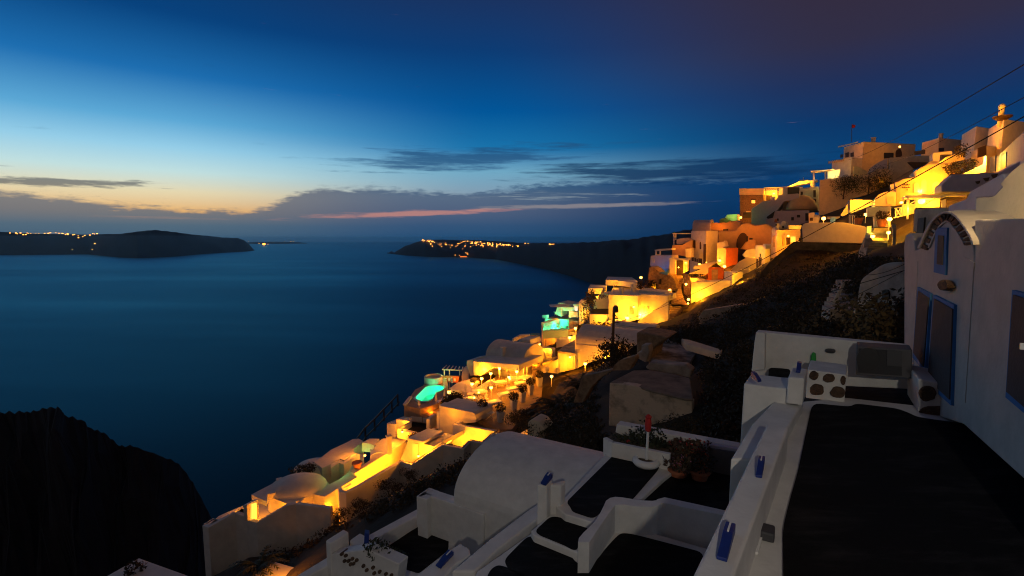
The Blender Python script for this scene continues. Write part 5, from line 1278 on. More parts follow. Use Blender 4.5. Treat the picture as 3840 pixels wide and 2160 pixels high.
t = house('weathered bluish white vault slope in front of the stone house', [('wall', fw(fillet(Z3(1680,330,1860,215,2060,200,2090,130,2400,100,2400,200,2180,215,2060,370,2060,620,1680,620), 6), 113, 6), LILAC)]); t.done()
t = T('house', 'long grey wall with small dark square windows below the ochre house', 'house'); rf = Z6(830,360)[0]; Yr = 107
t.part('wall', fw(Z6(690,480,730,420,830,365,1345,355,1345,640,690,650), Yr, 6, ref=rf), LILAC, .1)
for c in ((1075,460,1115,460,1115,510,1075,510),(1160,425,1210,425,1210,465,1160,465),(1288,400,1336,400,1336,515,1288,515),(860,480,885,480,885,515,860,515),(700,460,830,365,800,470,720,485)): t.part('window', fw(Z6(*c), Yr-.1, .14, ref=rf), DARK)
t.done()
t = T('house', 'pale green-lit low roof at the left edge of the skyline', 'house'); t.part('wall', fw(Z3(1280,470,1310,425,1470,412,1475,510,1380,525,1350,490), 117, 4), WH, .1); t.part('wall', fw(Z3(1200,490,1280,470,1360,510,1340,545,1200,545), 116, 3), WARMSTONE); t.done(); glow(Z3(1400,430)[0], 114, 60, (.45,1,.12))
# mid tier: tower with windows, painted houses
t = bh('tall white corner house, grey on the sea side and orange-lit on the street side', (2591,104),(2647,99),(2692,101), 865, 1000)
for c in ((806,808,832,808,830,925,804,925),(958,868,992,866,990,1172,955,1165),(820,1078,842,1080,842,1132,820,1130),(852,1085,868,1087,868,1140,852,1138),(880,1080,935,1085,935,1165,880,1160),(775,1055,808,1060,808,1125,780,1120)): dl(t, 'window', Z3(*c), WOODD)
dl(t, 'arch_window', fillet(Z3(898,945,900,850,910,825,918,850,922,945), 6), WOODD)
t.part('roof', M().vault(atY(Z3(790,600)[0], 112), atY(Z3(1060,600)[0], 110), U33*4, 1.5, 12, 2.0), LILAC, .05); t.done()
glow(Z3(1080,900)[0], 94.5, 210); glow(Z3(1080,1110)[0], 95, 110); lamp(Z3(898,1172)[0], 97, 60, 'small lamp below the windows of the tall white corner house', .2); lamp(Z3(1000,1140)[0], 98, 0, 'tiny dark wall fitting by the tall door', .1)
t = house('ochre wall with small dark openings behind the tall corner house', [('wall', fw(Z3(1070,548,1330,540,1340,520,1520,530,1500,640,1440,740,1340,670,1070,660), 111, 4), OCHRE), ('roof', fw(Z3(1060,500,1090,490,1110,545,1060,545), 111.5, 1), CREAM)])
t.part('window', fw(Z3(1255,640,1330,636,1330,668,1255,668), 110.8, .2, ref=Z3(1070,548)[0]), DARK); t.done(); glow(Z3(1200,600)[0], 108, 100, AMBER)
t = T('house', 'brown vaulted house with a big dark arched recess in the middle of the village', 'house'); rf = Z3(1450,700)[0]; Ym = 100
t.part('wall', fw(fillet(Z3(1180,668,1440,660,1540,560,1640,548,1740,590,1900,560,1985,620,1985,860,1750,930,1590,950,1480,940,1300,930,1180,830), 5), Ym, 6, ref=rf), OCHRE, .2)
t.part('door', fw(fillet(Z3(1450,905,1460,800,1510,710,1560,690,1610,720,1620,800,1500,960,1480,960), 10), Ym-.1, .15, ref=rf), WOODD); t.part('window', fw(Z3(1600,750,1630,745,1630,830,1600,830), Ym-.12, .1, ref=rf), DARK); t.part('window', fw(Z3(1650,775,1700,775,1700,800,1650,800), Ym-.12, .1, ref=rf), DARK)
t.part('vault', fw(fillet(Z3(1545,950,1580,870,1650,800,1720,800,1745,850,1745,930,1700,950), 10), Ym-2.5, 3, ref=rf), OCHRE, .15); t.done(); glow(Z3(1560,600)[0], 96, 60, AMBER); glow(Z3(1740,720)[0], 96, 25, AMBER)
t = bh('house with a bare red-orange painted wall glowing at its foot', (2722,96),(2727,94.5),(2770,95.5), 930, 1015, RED); t.done(); glow(Z3(1400,1180)[0], 92, 150, AMBER)
t = house('orange-lit house with a pointed gable beside the red-orange wall', [('wall', fw(Z3(1160,945,1240,920,1310,945,1310,1235,1245,1235,1160,1160), 96, 4), WH), ('wall', fw(Z3(1165,845,1260,830,1275,815,1300,900,1230,930,1165,945), 98, 3), WH)]); t.done(); lamp(Z3(1275,1205)[0], 93.4, 150, 'bright flame-like lamp between the red house and the orange gable', .3, colr=AMBER); lamp(Z3(1200,1115)[0], 95, 60, 'lamp glowing in the niche left of the flame-like lamp', .26, colr=AMBER); glow(Z3(1225,1040)[0], 93, 80, AMBER)
t = bh('small red-orange house with a grey door above the rubble stairs', (2655,91),(2660,90),(2720,89.5), 1003, 1062, RED); dr(t, 'door', Z3(1082,1252,1178,1252,1172,1420,1082,1418), GREY); t.done(); glow(Z3(1220,1350)[0], 87.5, 50, AMBER)
t = house('low white garden walls with plants left of the small red house', [('wall', fw(Z3(810,1200,1050,1140,1150,1130,1030,1230,1030,1300,920,1370,750,1370,740,1310,930,1240,800,1250), 91, 2), WH), ('wall', fw(Z3(650,1380,870,1380,1050,1430,1290,1430,1290,1460,640,1460), 88, 1.2), WH)], 'garden_wall', 'wall'); t.done(); glow(Z3(980,1340)[0], 88.5, 60, AMBER); glow(Z3(800,1400)[0], 86.5, 60)
one('bush', 'small dark bush over the low white garden walls', 'bush', M().leaves(atY(Z3(860,1370)[0], 88.5), 1.4, .5, .8, 300, .15).leaves(atY(Z3(1080,1190)[0], 91), .9, .4, .7, 160, .13), LEAFD)
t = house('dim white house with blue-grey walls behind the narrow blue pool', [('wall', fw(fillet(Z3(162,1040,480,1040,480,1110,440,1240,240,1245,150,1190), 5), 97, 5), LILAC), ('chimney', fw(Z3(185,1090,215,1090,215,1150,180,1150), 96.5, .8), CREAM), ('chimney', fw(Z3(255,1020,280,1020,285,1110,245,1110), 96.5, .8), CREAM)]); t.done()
t = house('orange-lit sloping stair wall beside the sea-edge pergola', [('wall', fw(Z3(485,880,640,880,780,800,780,930,690,930,690,1060,600,1035,485,1030), 104, 4), OCHRE), ('wall', fw(Z3(680,940,775,930,775,1070,690,1070), 100, 2), WH)]); t.done(); glow(Z3(730,1000)[0], 97.5, 60); glow(Z3(600,900)[0], 101, 50, AMBER)
def perg(label, poly, Y, posts, d=3.2):
    t = T('pergola', label, 'pergola'); t.part('roof', fw(poly, Y, d), WPAINT)
    for (x, y0_, y1_) in posts: t.part('post', M().tube([atY((x, y0_), Y+.3), atY((x, y1_), Y+.3)], .16, 6), WPAINT)
    t.done()
perg('straight flat white pergola on the sea edge, upper one', Z3(488,700,760,700,760,716,488,716), 106, [(2400+512/4.025,700+712/4.025,700+880/4.025),(2400+540/4.025,700+712/4.025,700+800/4.025)])
perg('curved white pergola on the sea edge, lower one', Z3(212,955,300,940,475,930,475,955,240,975), 100, [(2400+240/4.025,700+960/4.025,700+1040/4.025),(2400+305/4.025,700+955/4.025,700+1030/4.025)])
t = house('white rounded block and water tank on the sea-edge terrace', [('wall', fw(fillet(Z3(550,790,640,775,750,770,750,830,640,860,550,875), 8), 105, 2), LILAC)], 'tank', 'tank'); t.done()
# chapel, bright blocks
t = bh('small chapel with orange front and narrow gabled side in the middle of the village', (2893,95),(2914,91),(3001,92), 866, 945)
dl(t, 'gable', Z6(778,655,815,610,862,670,862,690,778,690), WH, .05, .4); dl(t, 'niche', Z6(800,740,830,735,830,915,795,905), OCHRE)
dr(t, 'door', Z6(1005,765,1058,765,1058,870,1005,880), WOODD); dr(t, 'window', Z6(1075,755,1140,755,1140,830,1075,840), GLASSLIT); dr(t, 'cornice', Z6(855,655,1212,645,1212,676,860,672), WH, .3, .5)
dr(t, 'statue', Z6(950,790,965,765,980,790,985,880,955,890), OCHRE, .2, .15); t.done(); glow(Z6(1060,740)[0], 88, 330, AMBER); glow(Z6(1080,850)[0], 89.5, 60); glow(Z6(740,800)[0], 91, 70)
t = bh('little white bell tower with one dark opening above the chapel', (2903,99),(2908,98),(2920,98), 838, 862); dr(t, 'opening', Z6(838,560,860,560,860,590,838,590), DARK); t.done()
t = T('house', 'white round-headed dome with a small dark window above the chapel', 'house'); t.part('dome', fw(fillet(Z6(890,640,900,570,930,525,960,515,1000,530,1028,590,1035,640), 8), 99, 4), WH, .3); t.part('window', fw(Z6(938,592,966,592,966,628,938,628), 98.9, .1, ref=Z6(890,640)[0]), DARK); t.done()
one('garden_wall', 'bright yellow-lit low wall right of the white dome', 'wall', fw(Z6(1030,582,1232,586,1220,642,1038,638), 97, .5), WH); glow(Z6(1130,625)[0], 95.2, 70, YEL)
one('chimney', 'clay-coloured chimney pot glowing faintly above the bell tower', 'chimney', fw(Z6(818,540,825,490,855,490,866,540), 103, .6), TERRA)
t = bh('white house with a grey side wall, two windows and a bright yellow street side', (2834,87),(2872,83),(2892,84), 921, 1010)
dl(t, 'door', Z6(540,1085,570,1090,570,1255,540,1250), WOODD); dl(t, 'door', Z6(582,1060,625,1070,612,1250,580,1250), WOODD); dl(t, 'window', Z6(598,1010,612,1010,612,1060,598,1060), DARK)
t.part('roof', top(Z6(650,862,770,862,770,885,690,885), .5, Y=84), WH); t.done(); glow(Z6(745,1000)[0], 80.8, 260, YEL); glow(Z6(600,1235)[0], 83, 40)
t = house('yellow-lit vaulted wall between the red house and the grey-sided house', [('wall', fw(fillet(Z6(330,1030,400,950,535,935,540,1070,400,1090), 5), 88, 4), WH), ('roof', fw(Z6(165,1250,290,1130,400,1070,540,1068,540,1300,280,1330), 86.5, .8), CREAM)]); t.done(); glow(Z6(460,1010)[0], 85, 90, YEL)
t = bh('bright yellow corner block above the dark crest of the slope', (2722,83),(2753,79.5),(2792,80.5), 1022, 1062)
dr(t, 'parapet', Z6(290,1440,340,1385,375,1385,370,1430,300,1449), WH, .3, .3); t.done(); glow(Z6(300,1390)[0], 77.4, 230, YEL)
t = house('small white walls with a dark shop window behind the bright corner block', [('wall', fw(Z6(290,1250,445,1250,445,1385,290,1310), 84, 3), CREAM), ('wall', fw(fillet(Z6(450,1380,460,1340,530,1345,620,1240,620,1180,500,1290,505,1340), 3), 80, 1), WH)]); t.part('window', fw(Z6(385,1305,445,1305,445,1382,385,1345), 83.8, .2, ref=Z6(290,1250)[0]), WOODD); t.done(); glow(Z6(530,1310)[0], 78.5, 60)
# long plain grey-white wall, dark crest wall
t = T('house', 'long plain grey-white house wall along the crest of the dark slope', 'house'); rf = Z6(1255,600)[0]
t.part('wall', fw(fillet(Z6(1235,610,1255,560,1300,545,1860,540,2190,600,2210,620,2200,860,1250,832), 3), 72, 6, ref=rf), LILAC, .15)
t.part('shutter', fw(Z6(1215,640,1232,640,1232,745,1215,745), 71.9, .1, ref=rf), DBLUE); t.part('door', fw(Z6(1190,770,1225,770,1225,830,1190,825), 71.9, .1, ref=rf), WOODD); t.done()
t = T('crest_wall', 'dark dry-stone wall along the crest of the slope below the grey-white house', 'wall')
t.part('wall', fw(Z6(580,1370,620,1290,760,1130,1110,832,2050,862,2190,930,2100,1010,1500,960,1150,960,860,1150,620,1440), 70, 1.2), mat('dark_dry_stone', (.10,.08,.065), 1, .6, 1.2, 1.0, 4)); t.done()
# stairs with lamps at right
t = house('white house with a rounded orange-lit end wall above the lamp stairs', [('wall', fw(fillet(Z7(320,375,320,260,390,195,480,158,560,152,642,155,642,372), 4), 66, 6), WH)]); t.part('door', fw(Z7(508,228,600,228,600,350,508,352), 65.9, .1, ref=Z7(320,375)[0]), CREAM); t.part('chimney', fw(Z7(562,45,612,45,618,140,565,140), 66.5, 1), WH); t.done(); glow(Z7(440,300)[0], 62.5, 230)
one('garden_wall', 'broad bright yellow wall left of the rounded end wall', 'wall', fw(Z6(1962,196,2328,200,2328,262,2170,330,1962,405), 70, .6), WH); glow(Z6(2100,260)[0], 67.5, 420, YEL); glow(Z6(1900,470)[0], 71, 60, (.8,1,.3))
one('sloping_wall', 'dim sloping wall edging the bright yellow wall', 'wall', fw(Z6(1820,430,1960,200,1970,380,1860,450), 71, .8), CREAM)
one('garden_wall', 'low grey wall with a plant ledge at the top of the lamp stairs', 'wall', fw(Z7(215,395,570,375,565,690,330,690,320,520,215,520), 60, 3), WH)
t = house('yellow-lit garden corner with low walls around the left village lamp', [('wall', fw(Z6(1340,400,1425,385,1425,455,1510,460,1480,555,1340,550), 92, 3), WH), ('wall', fw(Z6(1430,420,1500,430,1515,455,1430,455), 95, 3), WH), ('wall', fw(Z6(1610,450,1810,450,1810,492,1620,490), 93, 1), WH)], 'garden_wall', 'wall'); t.part('opening', fw(Z6(1358,470,1402,470,1402,515,1358,515), 91.8, .2, ref=Z6(1340,400)[0]), WOODD); t.done()
lamp(Z6(1565,480)[0], 88.5, 330, 'star-bright village lamp, leftmost of the three big ones', .34, .8, YEL); lamp(Z6(2200,425)[0], 62, 240, 'star-bright village lamp, middle one over the flower ledge', .24, .8, YEL); lamp(Z7(545,572)[0], 57, 330, 'star-bright village lamp beside the top of the lamp stairs', .26, 1.0, YEL); lamp(Z7(530,775)[0], 52, 120, 'greenish lamp halfway down the lamp stairs', .18, .6, (1,.62,.05)); lamp(Z7(292,832)[0], 53, 80, 'small lamp at the left foot of the lamp stairs', .2, 0, YEL); glow(Z7(440,850)[0], 52.5, 70, YEL); glow(Z7(250,760)[0], 55.5, 90, (1,.62,.05)); glow(Z7(440,640)[0], 58.2, 60)
t = T('flower_pot', 'terracotta pot with a bush under the right star-bright lamp', 'flower pot'); c = atY(Z7(425,690)[0], 58.5); t.part('pot', M().lathe(c, [(.35,0),(.5,.75),(.55,.75),(.54,.9),(.4,.88)], 12), TERRA); t.part('plant', M().leaves(c+Vector((0,0,1.35)), .75, .6, .6, 260, .12), LEAFR); t.done()
t = T('flower_pot', 'terracotta pot on the ledge by the middle star-bright lamp', 'flower pot'); c = atY(Z7(75,650)[0], 61); t.part('pot', M().lathe(c, [(.3,0),(.45,.65),(.5,.65),(.48,.8),(.4,.78)], 12), TERRA); t.part('plant', M().leaves(c+Vector((0,0,1.1)), .55, .5, .5, 180, .12), LEAFR); t.done()
t = T('stairs', 'lamp-lit stairs dropping from the village into the dark slope', 'stairs'); m = M()
for k in range(10):
    f = k/9; Yk = 47+f*11; ya = 1040-f*335; xl = 200+f*110; xr = 500+f*45
    a = atY(Z7(xl, ya)[0], Yk); b = atY(Z7(xr, ya)[0], Yk); b.z = a.z; m.prism([a, b, b+Vector((.4,1.6,0)), a+Vector((.4,1.6,0))], (0,0,-.8))
t.part('step', m, GREY)
t.part('side_wall', fw(Z7(175,870,270,850,300,905,200,1010,150,1010), 49, .6), GREY); t.part('side_wall', fw(fillet(Z7(580,640,650,650,640,1000,590,1080,600,800), 8), 50, .6), GREY); t.done()
one('garden_wall', 'pale wall end lit green-yellow at the left of the lamp stairs', 'wall', fw(Z7(205,680,275,670,270,780,235,850,200,850), 57, .6), WH)
# veranda house
t = T('house', 'house with two lit arched niches and faint script on its orange wall', 'house'); rf = Z7(640,0)[0]; Yv = 66
t.part('wall', fw(Z7(635,15,760,-40,930,-70,930,-160,1130,-270,1480,-280,1480,-120,1400,-40,1320,90,1320,200,1000,215,930,330,640,375), Yv, 6, ref=rf), CREAM, .15)
for cx, w_, y0_, y1_ in ((955,38,30,170),(1065,42,-20,190),(1260,70,20,190)):
    t.part('niche', fw([Z7(cx+w_*math.cos(a_), y0_+w_*.9-w_*1.2*math.sin(a_))[0] for a_ in [k*math.pi/8 for k in range(9)]]+Z7(cx-w_, y1_, cx+w_, y1_), Yv-.1, .14, ref=rf), WH)
m = M(); r_ = random.Random(4)
for row, (xa, xb, yy) in enumerate(((750,848,52),(738,850,92))):
    x = xa
    while x < xb:
        w_ = r_.uniform(6,12); h_ = r_.uniform(8,20) if r_.random() < .7 else 26
        P = [onplane(Z7(x+w_*fx, yy+10-h_*fy)[0], atY(rf, Yv-.12), U33) for fx, fy in ((0,.1),(.4,1),(.7,.2),(1.1,.6))]; m.tube(P, .035, 4); x += w_+2
t.part('lettering', m, WOODD); t.part('emblem', fw(blob(812,128,11,11,Z7,7), Yv-.12, .05, ref=rf), WOODD); t.done()
glow(Z7(800,180)[0], Yv-3.5, 240, AMBER); glow(Z7(1010,150)[0], Yv-1.6, 150, YEL); glow(Z7(1180,60)[0], Yv-3, 330, WARM); glow(Z7(1150,-100)[0], Yv-4, 260)
t = T('veranda', 'white veranda with cross-braced rail and a dazzling lamp under its flat roof', 'veranda'); rf = Z7(790,250)[0]; Yw = 56
PV = lambda *c: [onplane(p, atY(rf, Yw), U33) for p in Z7(*c)]
t.part('roof', fw(Z7(785,215,1320,195,1425,200,1425,225,1320,250,785,250), Yw, 3, ref=rf), WPAINT); t.part('roof', fw(Z7(1425,198,1710,200,1710,225,1425,225), Yw+2, 1.5, ref=rf), WPAINT)
for x, ya, yb in ((822,250,570),(1318,80,250)): t.part('post', fw(Z7(x-14,ya,x+14,ya,x+12,yb,x-12,yb), Yw-.1, .3, ref=rf), WPAINT)
for e in ((620,405,735,390),(620,545,735,520),(640,400,640,540),(715,392,715,525),(640,410,715,520),(715,400,640,535)): t.part('rail', M().tube(PV(*e), .07, 5), WPAINT)
for e in ((850,340,1000,260),(1010,390,1230,260),(1160,190,1310,90)): t.part('brace', M().tube(PV(*e), .05, 5), WPAINT)
t.part('wall', fw(Z7(740,345,935,340,935,480,620,560,600,540,740,510), Yw+1.5, .5, ref=rf), WH); t.part('wall', fw(Z7(930,255,1310,240,1300,390,930,400), Yw+4, .5, ref=rf), WH)
t.part('window', fw(Z7(765,270,808,270,808,340,765,340), Yw+2.8, .2, ref=rf), DARK); t.part('window', fw(Z7(850,258,920,258,920,340,850,340), Yw+2.8, .2, ref=rf), DARK)
t.part('door_frame', fw(Z7(1325,290,1400,265,1395,395,1335,395), Yw+1, .2, ref=rf), WPAINT); t.done()
lamp(Z7(1030,300)[0], Yw+1.4, 520, 'dazzling lamp under the flat veranda roof', .36, colr=YEL); glow(Z7(860,420)[0], Yw-.5, 130, YEL); lamp(Z7(725,320)[0], Yw+1, 50, 'small lamp at the left end of the veranda', .16, colr=YEL); glow(Z7(1180,340)[0], Yw+2, 170, YEL)
t = T('house', 'dim grey wall with three dark slots under the right skyline', 'house'); t.part('wall', fw(Z5(1330,1340,1470,1210,1475,1185,1880,1170,1940,1155,2200,1160,2560,960,2700,900,2700,1449,1330,1449), 48, 4), LILAC, .1)
for c in ((1840,1290,1920,1275,1905,1320,1870,1330),(1960,1240,2060,1225,2040,1280,2000,1290),(2080,1185,2190,1170,2160,1230,2110,1240)): t.part('opening', fw(Z5(*c), 47.9, .2, ref=Z5(1330,1340)[0]), WOODD)
t.done()
one('stair_parapet', 'brilliant diagonal stair parapet under the red climbing plant', 'wall', fw(Z5(1650,1180,1960,1030,1970,905,2008,900,2005,1150,1880,1165), 58, .5), WH); glow(Z5(1900,1110)[0], 56, 330, YEL); glow(Z5(1985,960)[0], 56.5, 110, (.9,.8,.1))
one('climbing_vine', 'dark red climbing plant over the arched house', 'vine', M().leaves(atY(Z5(1600,1100)[0], 60), 2.0, .5, .8, 1100, .11).leaves(atY(Z5(1750,1000)[0], 60), 1.0, .4, .5, 350, .1), LEAFR)
# skyline houses at right
t = bh('long ochre house with an arched door on the skyline', (3142,121),(3213,114),(3405,117), 531, 650, CREAM)
dr(t, 'door', fillet(Z5(636,925,640,830,680,795,715,800,735,850,735,915), 6), WOODD); dr(t, 'window', Z5(465,856,608,856,608,930,465,945), DARK); dr(t, 'arch_surround', fillet(Z5(610,925,615,820,670,775,725,775,755,840,755,910), 6), CREAM, .04, .1)
for c in ((1890,860,1940,848,1940,920,1890,930),(1970,860,2015,850,2015,915,1970,920),(1815,885,1850,878,1850,925,1815,935)): dl(t, 'window', Z4(*c), WOODD)
dl(t, 'band', Z4(1780,760,2065,690,2065,705,1780,778), WH, .2, .3); t.done(); glow(Z5(600,780)[0], 109, 130); glow(Z4(1900,800)[0], 113.5, 150, WARM)
t = bh('balcony block with a lattice balustrade at the left end of the skyline house', (3102,116),(3173,110),(3213,112), 590, 640, WH)
m = M()
for k in range(9): m.prism([onplane(p, *vplane(3102, 115.6, 3173, 109.6)) for p in Z4(1632+k*28, 985-k*5, 1650+k*28, 982-k*5, 1650+k*28, 1022-k*5, 1632+k*28, 1026-k*5)], Vector((.1,.1,0)))
t.part('lattice', m, OCHRE); t.done(); glow(Z4(1780,1080)[0], 106.5, 130, YEL)
one('garden_wall', 'pale green-lit wall under the lattice balcony', 'wall', fw(Z4(1620,1140,1815,1105,1790,1240,1620,1245), 109, 1), WH); glow(Z4(1720,1200)[0], 106.5, 100, (.85,.9,.35))
perg('small white pergola standing out on the skyline', Z4(1368,1128,1720,1103,1722,1112,1370,1142), 110, [(2700+1415/4.025,360+1135/4.025,360+1265/4.025),(2700+1592/4.025,360+1120/4.025,360+1250/4.025)])
t = T('flagpole', 'thin pole with a small red flag on the skyline roof', 'flagpole'); a = atY(Z4(1985,690)[0], 118); b = atY(Z4(1990,428)[0], 118); t.part('pole', M().tube([a, b], .06, 5), DMETAL); t.part('flag', M().prism([b, b+Vector((1.1,.3,-.1)), b+Vector((1.0,.4,-.7)), b+Vector((0,0,-.8))], (0,.05,0)), REDP); t.done()
t = bh('ochre flat-roofed house with wide dark openings on the right skyline', (3428,108),(3489,103),(3573,105), 517, 600, CREAM)
dl(t, 'window', Z5(918,835,1082,812,1080,872,920,895), DARK); dr(t, 'window', Z5(1293,786,1370,783,1370,832,1293,836), DARK); t.done(); glow(Z5(1050,800)[0], 99, 60); glow(Z5(1400,740)[0], 98, 50)
t = house('dull olive terraced walls with stairs below the skyline houses', [('wall', fw(Z5(370,1095,545,1105,550,930,800,925,935,1085,570,1300,370,1300), 100, 3), CREAM), ('wall', fw(Z5(815,905,1195,895,1195,1000,940,1000,815,990), 99, 4), CREAM), ('wall', fw(Z5(210,1170,260,1080,380,1000,510,940,510,1100,370,1100,330,1170), 102, 2), LILAC), ('wall', fw(Z5(0,1050,60,1060,200,1130,210,1250,90,1270,0,1260), 105, 3), OCHRE)]); t.done()
t = house('broad dim olive wall with two dark trees in front, upper middle', [('wall', fw(Z4(1505,1268,1640,1250,2260,1180,2380,1100,2576,1100,2576,1449)+Z6(2576,60,2400,80,1950,190,1840,430,1490,430), 103, 5), CREAM)]); t.done(); glow(Z4(1600,1400)[0], 97, 60); glow(Z4(2450,1300)[0], 96, 30)
def tree(label, p, Y, r, h, n=900, material=LEAF):
    t = T('tree', label, 'tree'); c = atY(p, Y); t.part('trunk', M().tube([c, c+Vector((.1,0,h*.6)), c+Vector((0,.2,h))], .16, 7, .07), POLE)
    m = M(); r_ = random.Random(int(p[0]))
    for k in range(6):
        a_ = r_.uniform(0, 6.28); m.leaves(c+Vector((math.cos(a_)*r*.5, math.sin(a_)*r*.4, h*r_.uniform(.5,1.1))), r*.62, r*.5, r*.5, n//2, .10, rnd=r_)
    t.part('crown', m, material); t.done()
tree('dark tree in front of the olive wall, left of the two', Z6(1860,190)[0], 99, 3.0, 3.6); tree('darker taller tree in front of the olive wall, right of the two', Z6(2230,190)[0], 97, 3.6, 4.6, 1200); tree('small shrubby tree beside the olive wall corner', Z6(2480,120)[0], 96, 1.8, 2.4, 500)
t = bh('tall white house with a curved top, right of the skyline', (3572,80),(3622,74),(3722,77), 473, 600); t.done(); glow(Z5(1760,640)[0], 69, 230, WARM)
t = bh('highest white block on the right skyline under the bell-shaped chimney', (3668,72),(3721,66),(3900,70), 446, 590); t.done(); glow(Z5(2300,380)[0], 61, 260); glow(Z5(2500,330)[0], 62, 150, YEL)
t = T('chimney', 'yellow-lit bell-shaped chimney on the highest roof', 'chimney'); c = atY(Z5(2230,290)[0], 67); t.part('shaft', M().lathe(c, [(.30,-1.5),(.30,.75),(.31,.85),(.40,.95),(.39,1.15),(.26,1.4),(.06,1.52)], 14), WH, 0, True); t.done(); glow(Z5(2140,200)[0], 66, 60, YEL)
one('basket', 'dark wicker basket beside the bell-shaped chimney', 'basket', M().lathe(atY(Z5(2250,340)[0], 66), [(.5,-.2),(.95,.1),(1.0,.3),(.8,.25),(.1,.2)], 18), WOODD)
t = bh('grey-blue house wall with two tall blue doors below the right skyline', (3702,60),(3823,42),(3880,44), 465, 660, LILAC)
dl(t, 'door', Z5(2060,925,2145,900,2140,1140,2060,1150), DBLUE); dl(t, 'door', Z5(2222,872,2305,850,2298,1100,2220,1118), DBLUE); t.done()
t = bh('yellowish house with brown shutters left of the grey-blue wall', (3612,72),(3658,67),(3706,68), 545, 640, CREAM); dr(t, 'shutter', Z5(1888,785,2010,740,2010,900,1885,930), WOODD); t.done(); glow(Z5(1780,830)[0], 63, 150, WARM)
t = house('yellow-lit curved roofs stepping down left of the shuttered house', [('wall', fw(fillet(Z5(1198,860,1490,830,1495,880,1310,885,1300,1012,1198,975), 3), 74, 3), WH), ('roof', fw(fillet(Z5(1290,1012,1400,920,1560,870,1680,868,1680,960,1480,1012), 5), 71, 4), CREAM), ('roof', fw(fillet(Z5(1100,1025,1180,975,1290,985,1300,1015), 5), 69, 3), CREAM)]); t.done(); glow(Z5(1260,960)[0], 71, 130, YEL); glow(Z5(1500,960)[0], 67.5, 110)
one('bush', 'dark plants on the ledge by the curved roofs', 'bush', M().leaves(atY(Z5(1640,820)[0], 68), 1.0, .5, 1.0, 240, .14), LEAFD)
t = T('house', 'dim ledge house with a red light spot left of the arched house', 'house'); t.part('wall', fw(Z5(820,1000,1150,1000,1100,1030,930,1100,900,1080), 97, 2), WOODD); t.done()
# ================================================================== dark slope: ruins, plants, pole, wires
t = T('ruin', 'weathered ruined house with a patchy flat roof in the dark slope', 'house')
rf = Y5(345,1150)[0]
t.part('wall', fw(Y5(345,1150,700,1190,1010,1280,1500,1390,1590,1440,1590,1900,330,1800), 27, .6, ref=rf), mat('ruin_plaster_lit', (.72,.58,.43), .95, .0, 1.3, .8, 7, (.30,.22,.15), thr=(.3,.5)), .06)  # plaster tone raised to stand for warm light here; the darker patches are stains
t.part('roof', top(Y5(350,1140,700,960,940,950,1350,1020,1560,1080,1610,1400,1480,1385,1000,1270,700,1185), .12, Y=27.0), mat('patchy_earth_roof', (.36,.28,.20), 1, .0, .9, .8, 6, (.12,.09,.065)), .08)
t.done()
t = T('ruin', 'upper ruined wall with a pale broken vault behind the patchy roof', 'house')
t.part('wall', fw(Y5(748,385,900,400,1100,440,1230,470,1100,560,1000,640,960,860,750,760), 38, 3), WARMSTONE, .15)
t.part('roof', top(fillet(Y5(960,840,1080,560,1230,480,1440,480,1700,540,2040,640,2000,700,1720,640,1600,760,1560,850,1340,860), 4), .8, Y=36), mat('pale_broken_vault', (.50,.43,.36), 1, .0, .9, .9, 5, (.14,.11,.08), thr=(.4,.62)), .1)
t.part('wall', fw(Y5(880,920,950,840,1480,890,1580,960,1560,1080,1350,1030,940,955), 31, 1.0), GREY, .1)
t.part('chimney', fw(Y5(825,580,930,580,945,680,900,850,760,780,760,690,820,680), 34, 1.0), GREY, .08)
t.part('parapet', top(Y5(1430,480,1560,500,2050,650,2020,700,1500,560), .5, Y=37), CREAM, .06); t.done()
t = T('ruin', 'low broken walls sloping down left of the patchy roof', 'wall')
t.part('wall', fw(fillet(Y5(-60,1040,100,1020,380,950,420,880,500,810,720,745,740,800,640,960,380,965,180,1100,60,1230,-60,1449,-200,1449), 4), 33, .8), WARMSTONE, .1)
t.part('wall', fw(fillet(X3(1020,60,1060,30,1130,60,1190,140,1130,160,1100,280,1010,290), 5), 25, 1), CREAM, .08); t.part('wall', fw(X3(780,275,1020,125,1025,250,880,300), 27, .6), WH, .05); t.done()
glow(X3(900,240)[0], 25.5, 14)
t = T('ruin', 'tall dim rubble wall with an arched opening on the far side of the slope', 'wall')
t.part('wall', fw(fillet(Y5(1690,160,1760,60,2350,-40,2360,260,2040,300,1700,330), 3), 52, 1), GREY, .1)
t.part('opening', fw(blob(1995,180,50,55,Y5,10), 51.9, .2, ref=Y5(1690,160)[0]), DARK); t.done()
t = T('path_steps', 'rough dark steps beside the weathered outhouse', 'steps'); m = M()
for k in range(7):
    f = k/6; Yk = 22+f*9; a = atY(Y6(1660+f*180, 640-f*420)[0], Yk); b = atY(Y6(2060+f*20, 660-f*400)[0], Yk); b.z = a.z; m.prism([a, b, b+Vector((.4,1.2,0)), a+Vector((.4,1.2,0))], (0,0,-.6))
t.part('step', m, GREY); t.part('side_wall', fw(fillet(Y6(1660,600,1760,420,1860,240,1890,260,1790,480,1720,640), 5), 24, .5), GREY); t.done()
t = T('rubble_edge', 'rubble edge under the weathered outhouse', 'wall'); t.part('wall', fw(fillet(Y6(2010,720,2060,650,2200,700,2330,800,2240,900,2120,830), 5), 18, .6), GREY, .05); t.done()
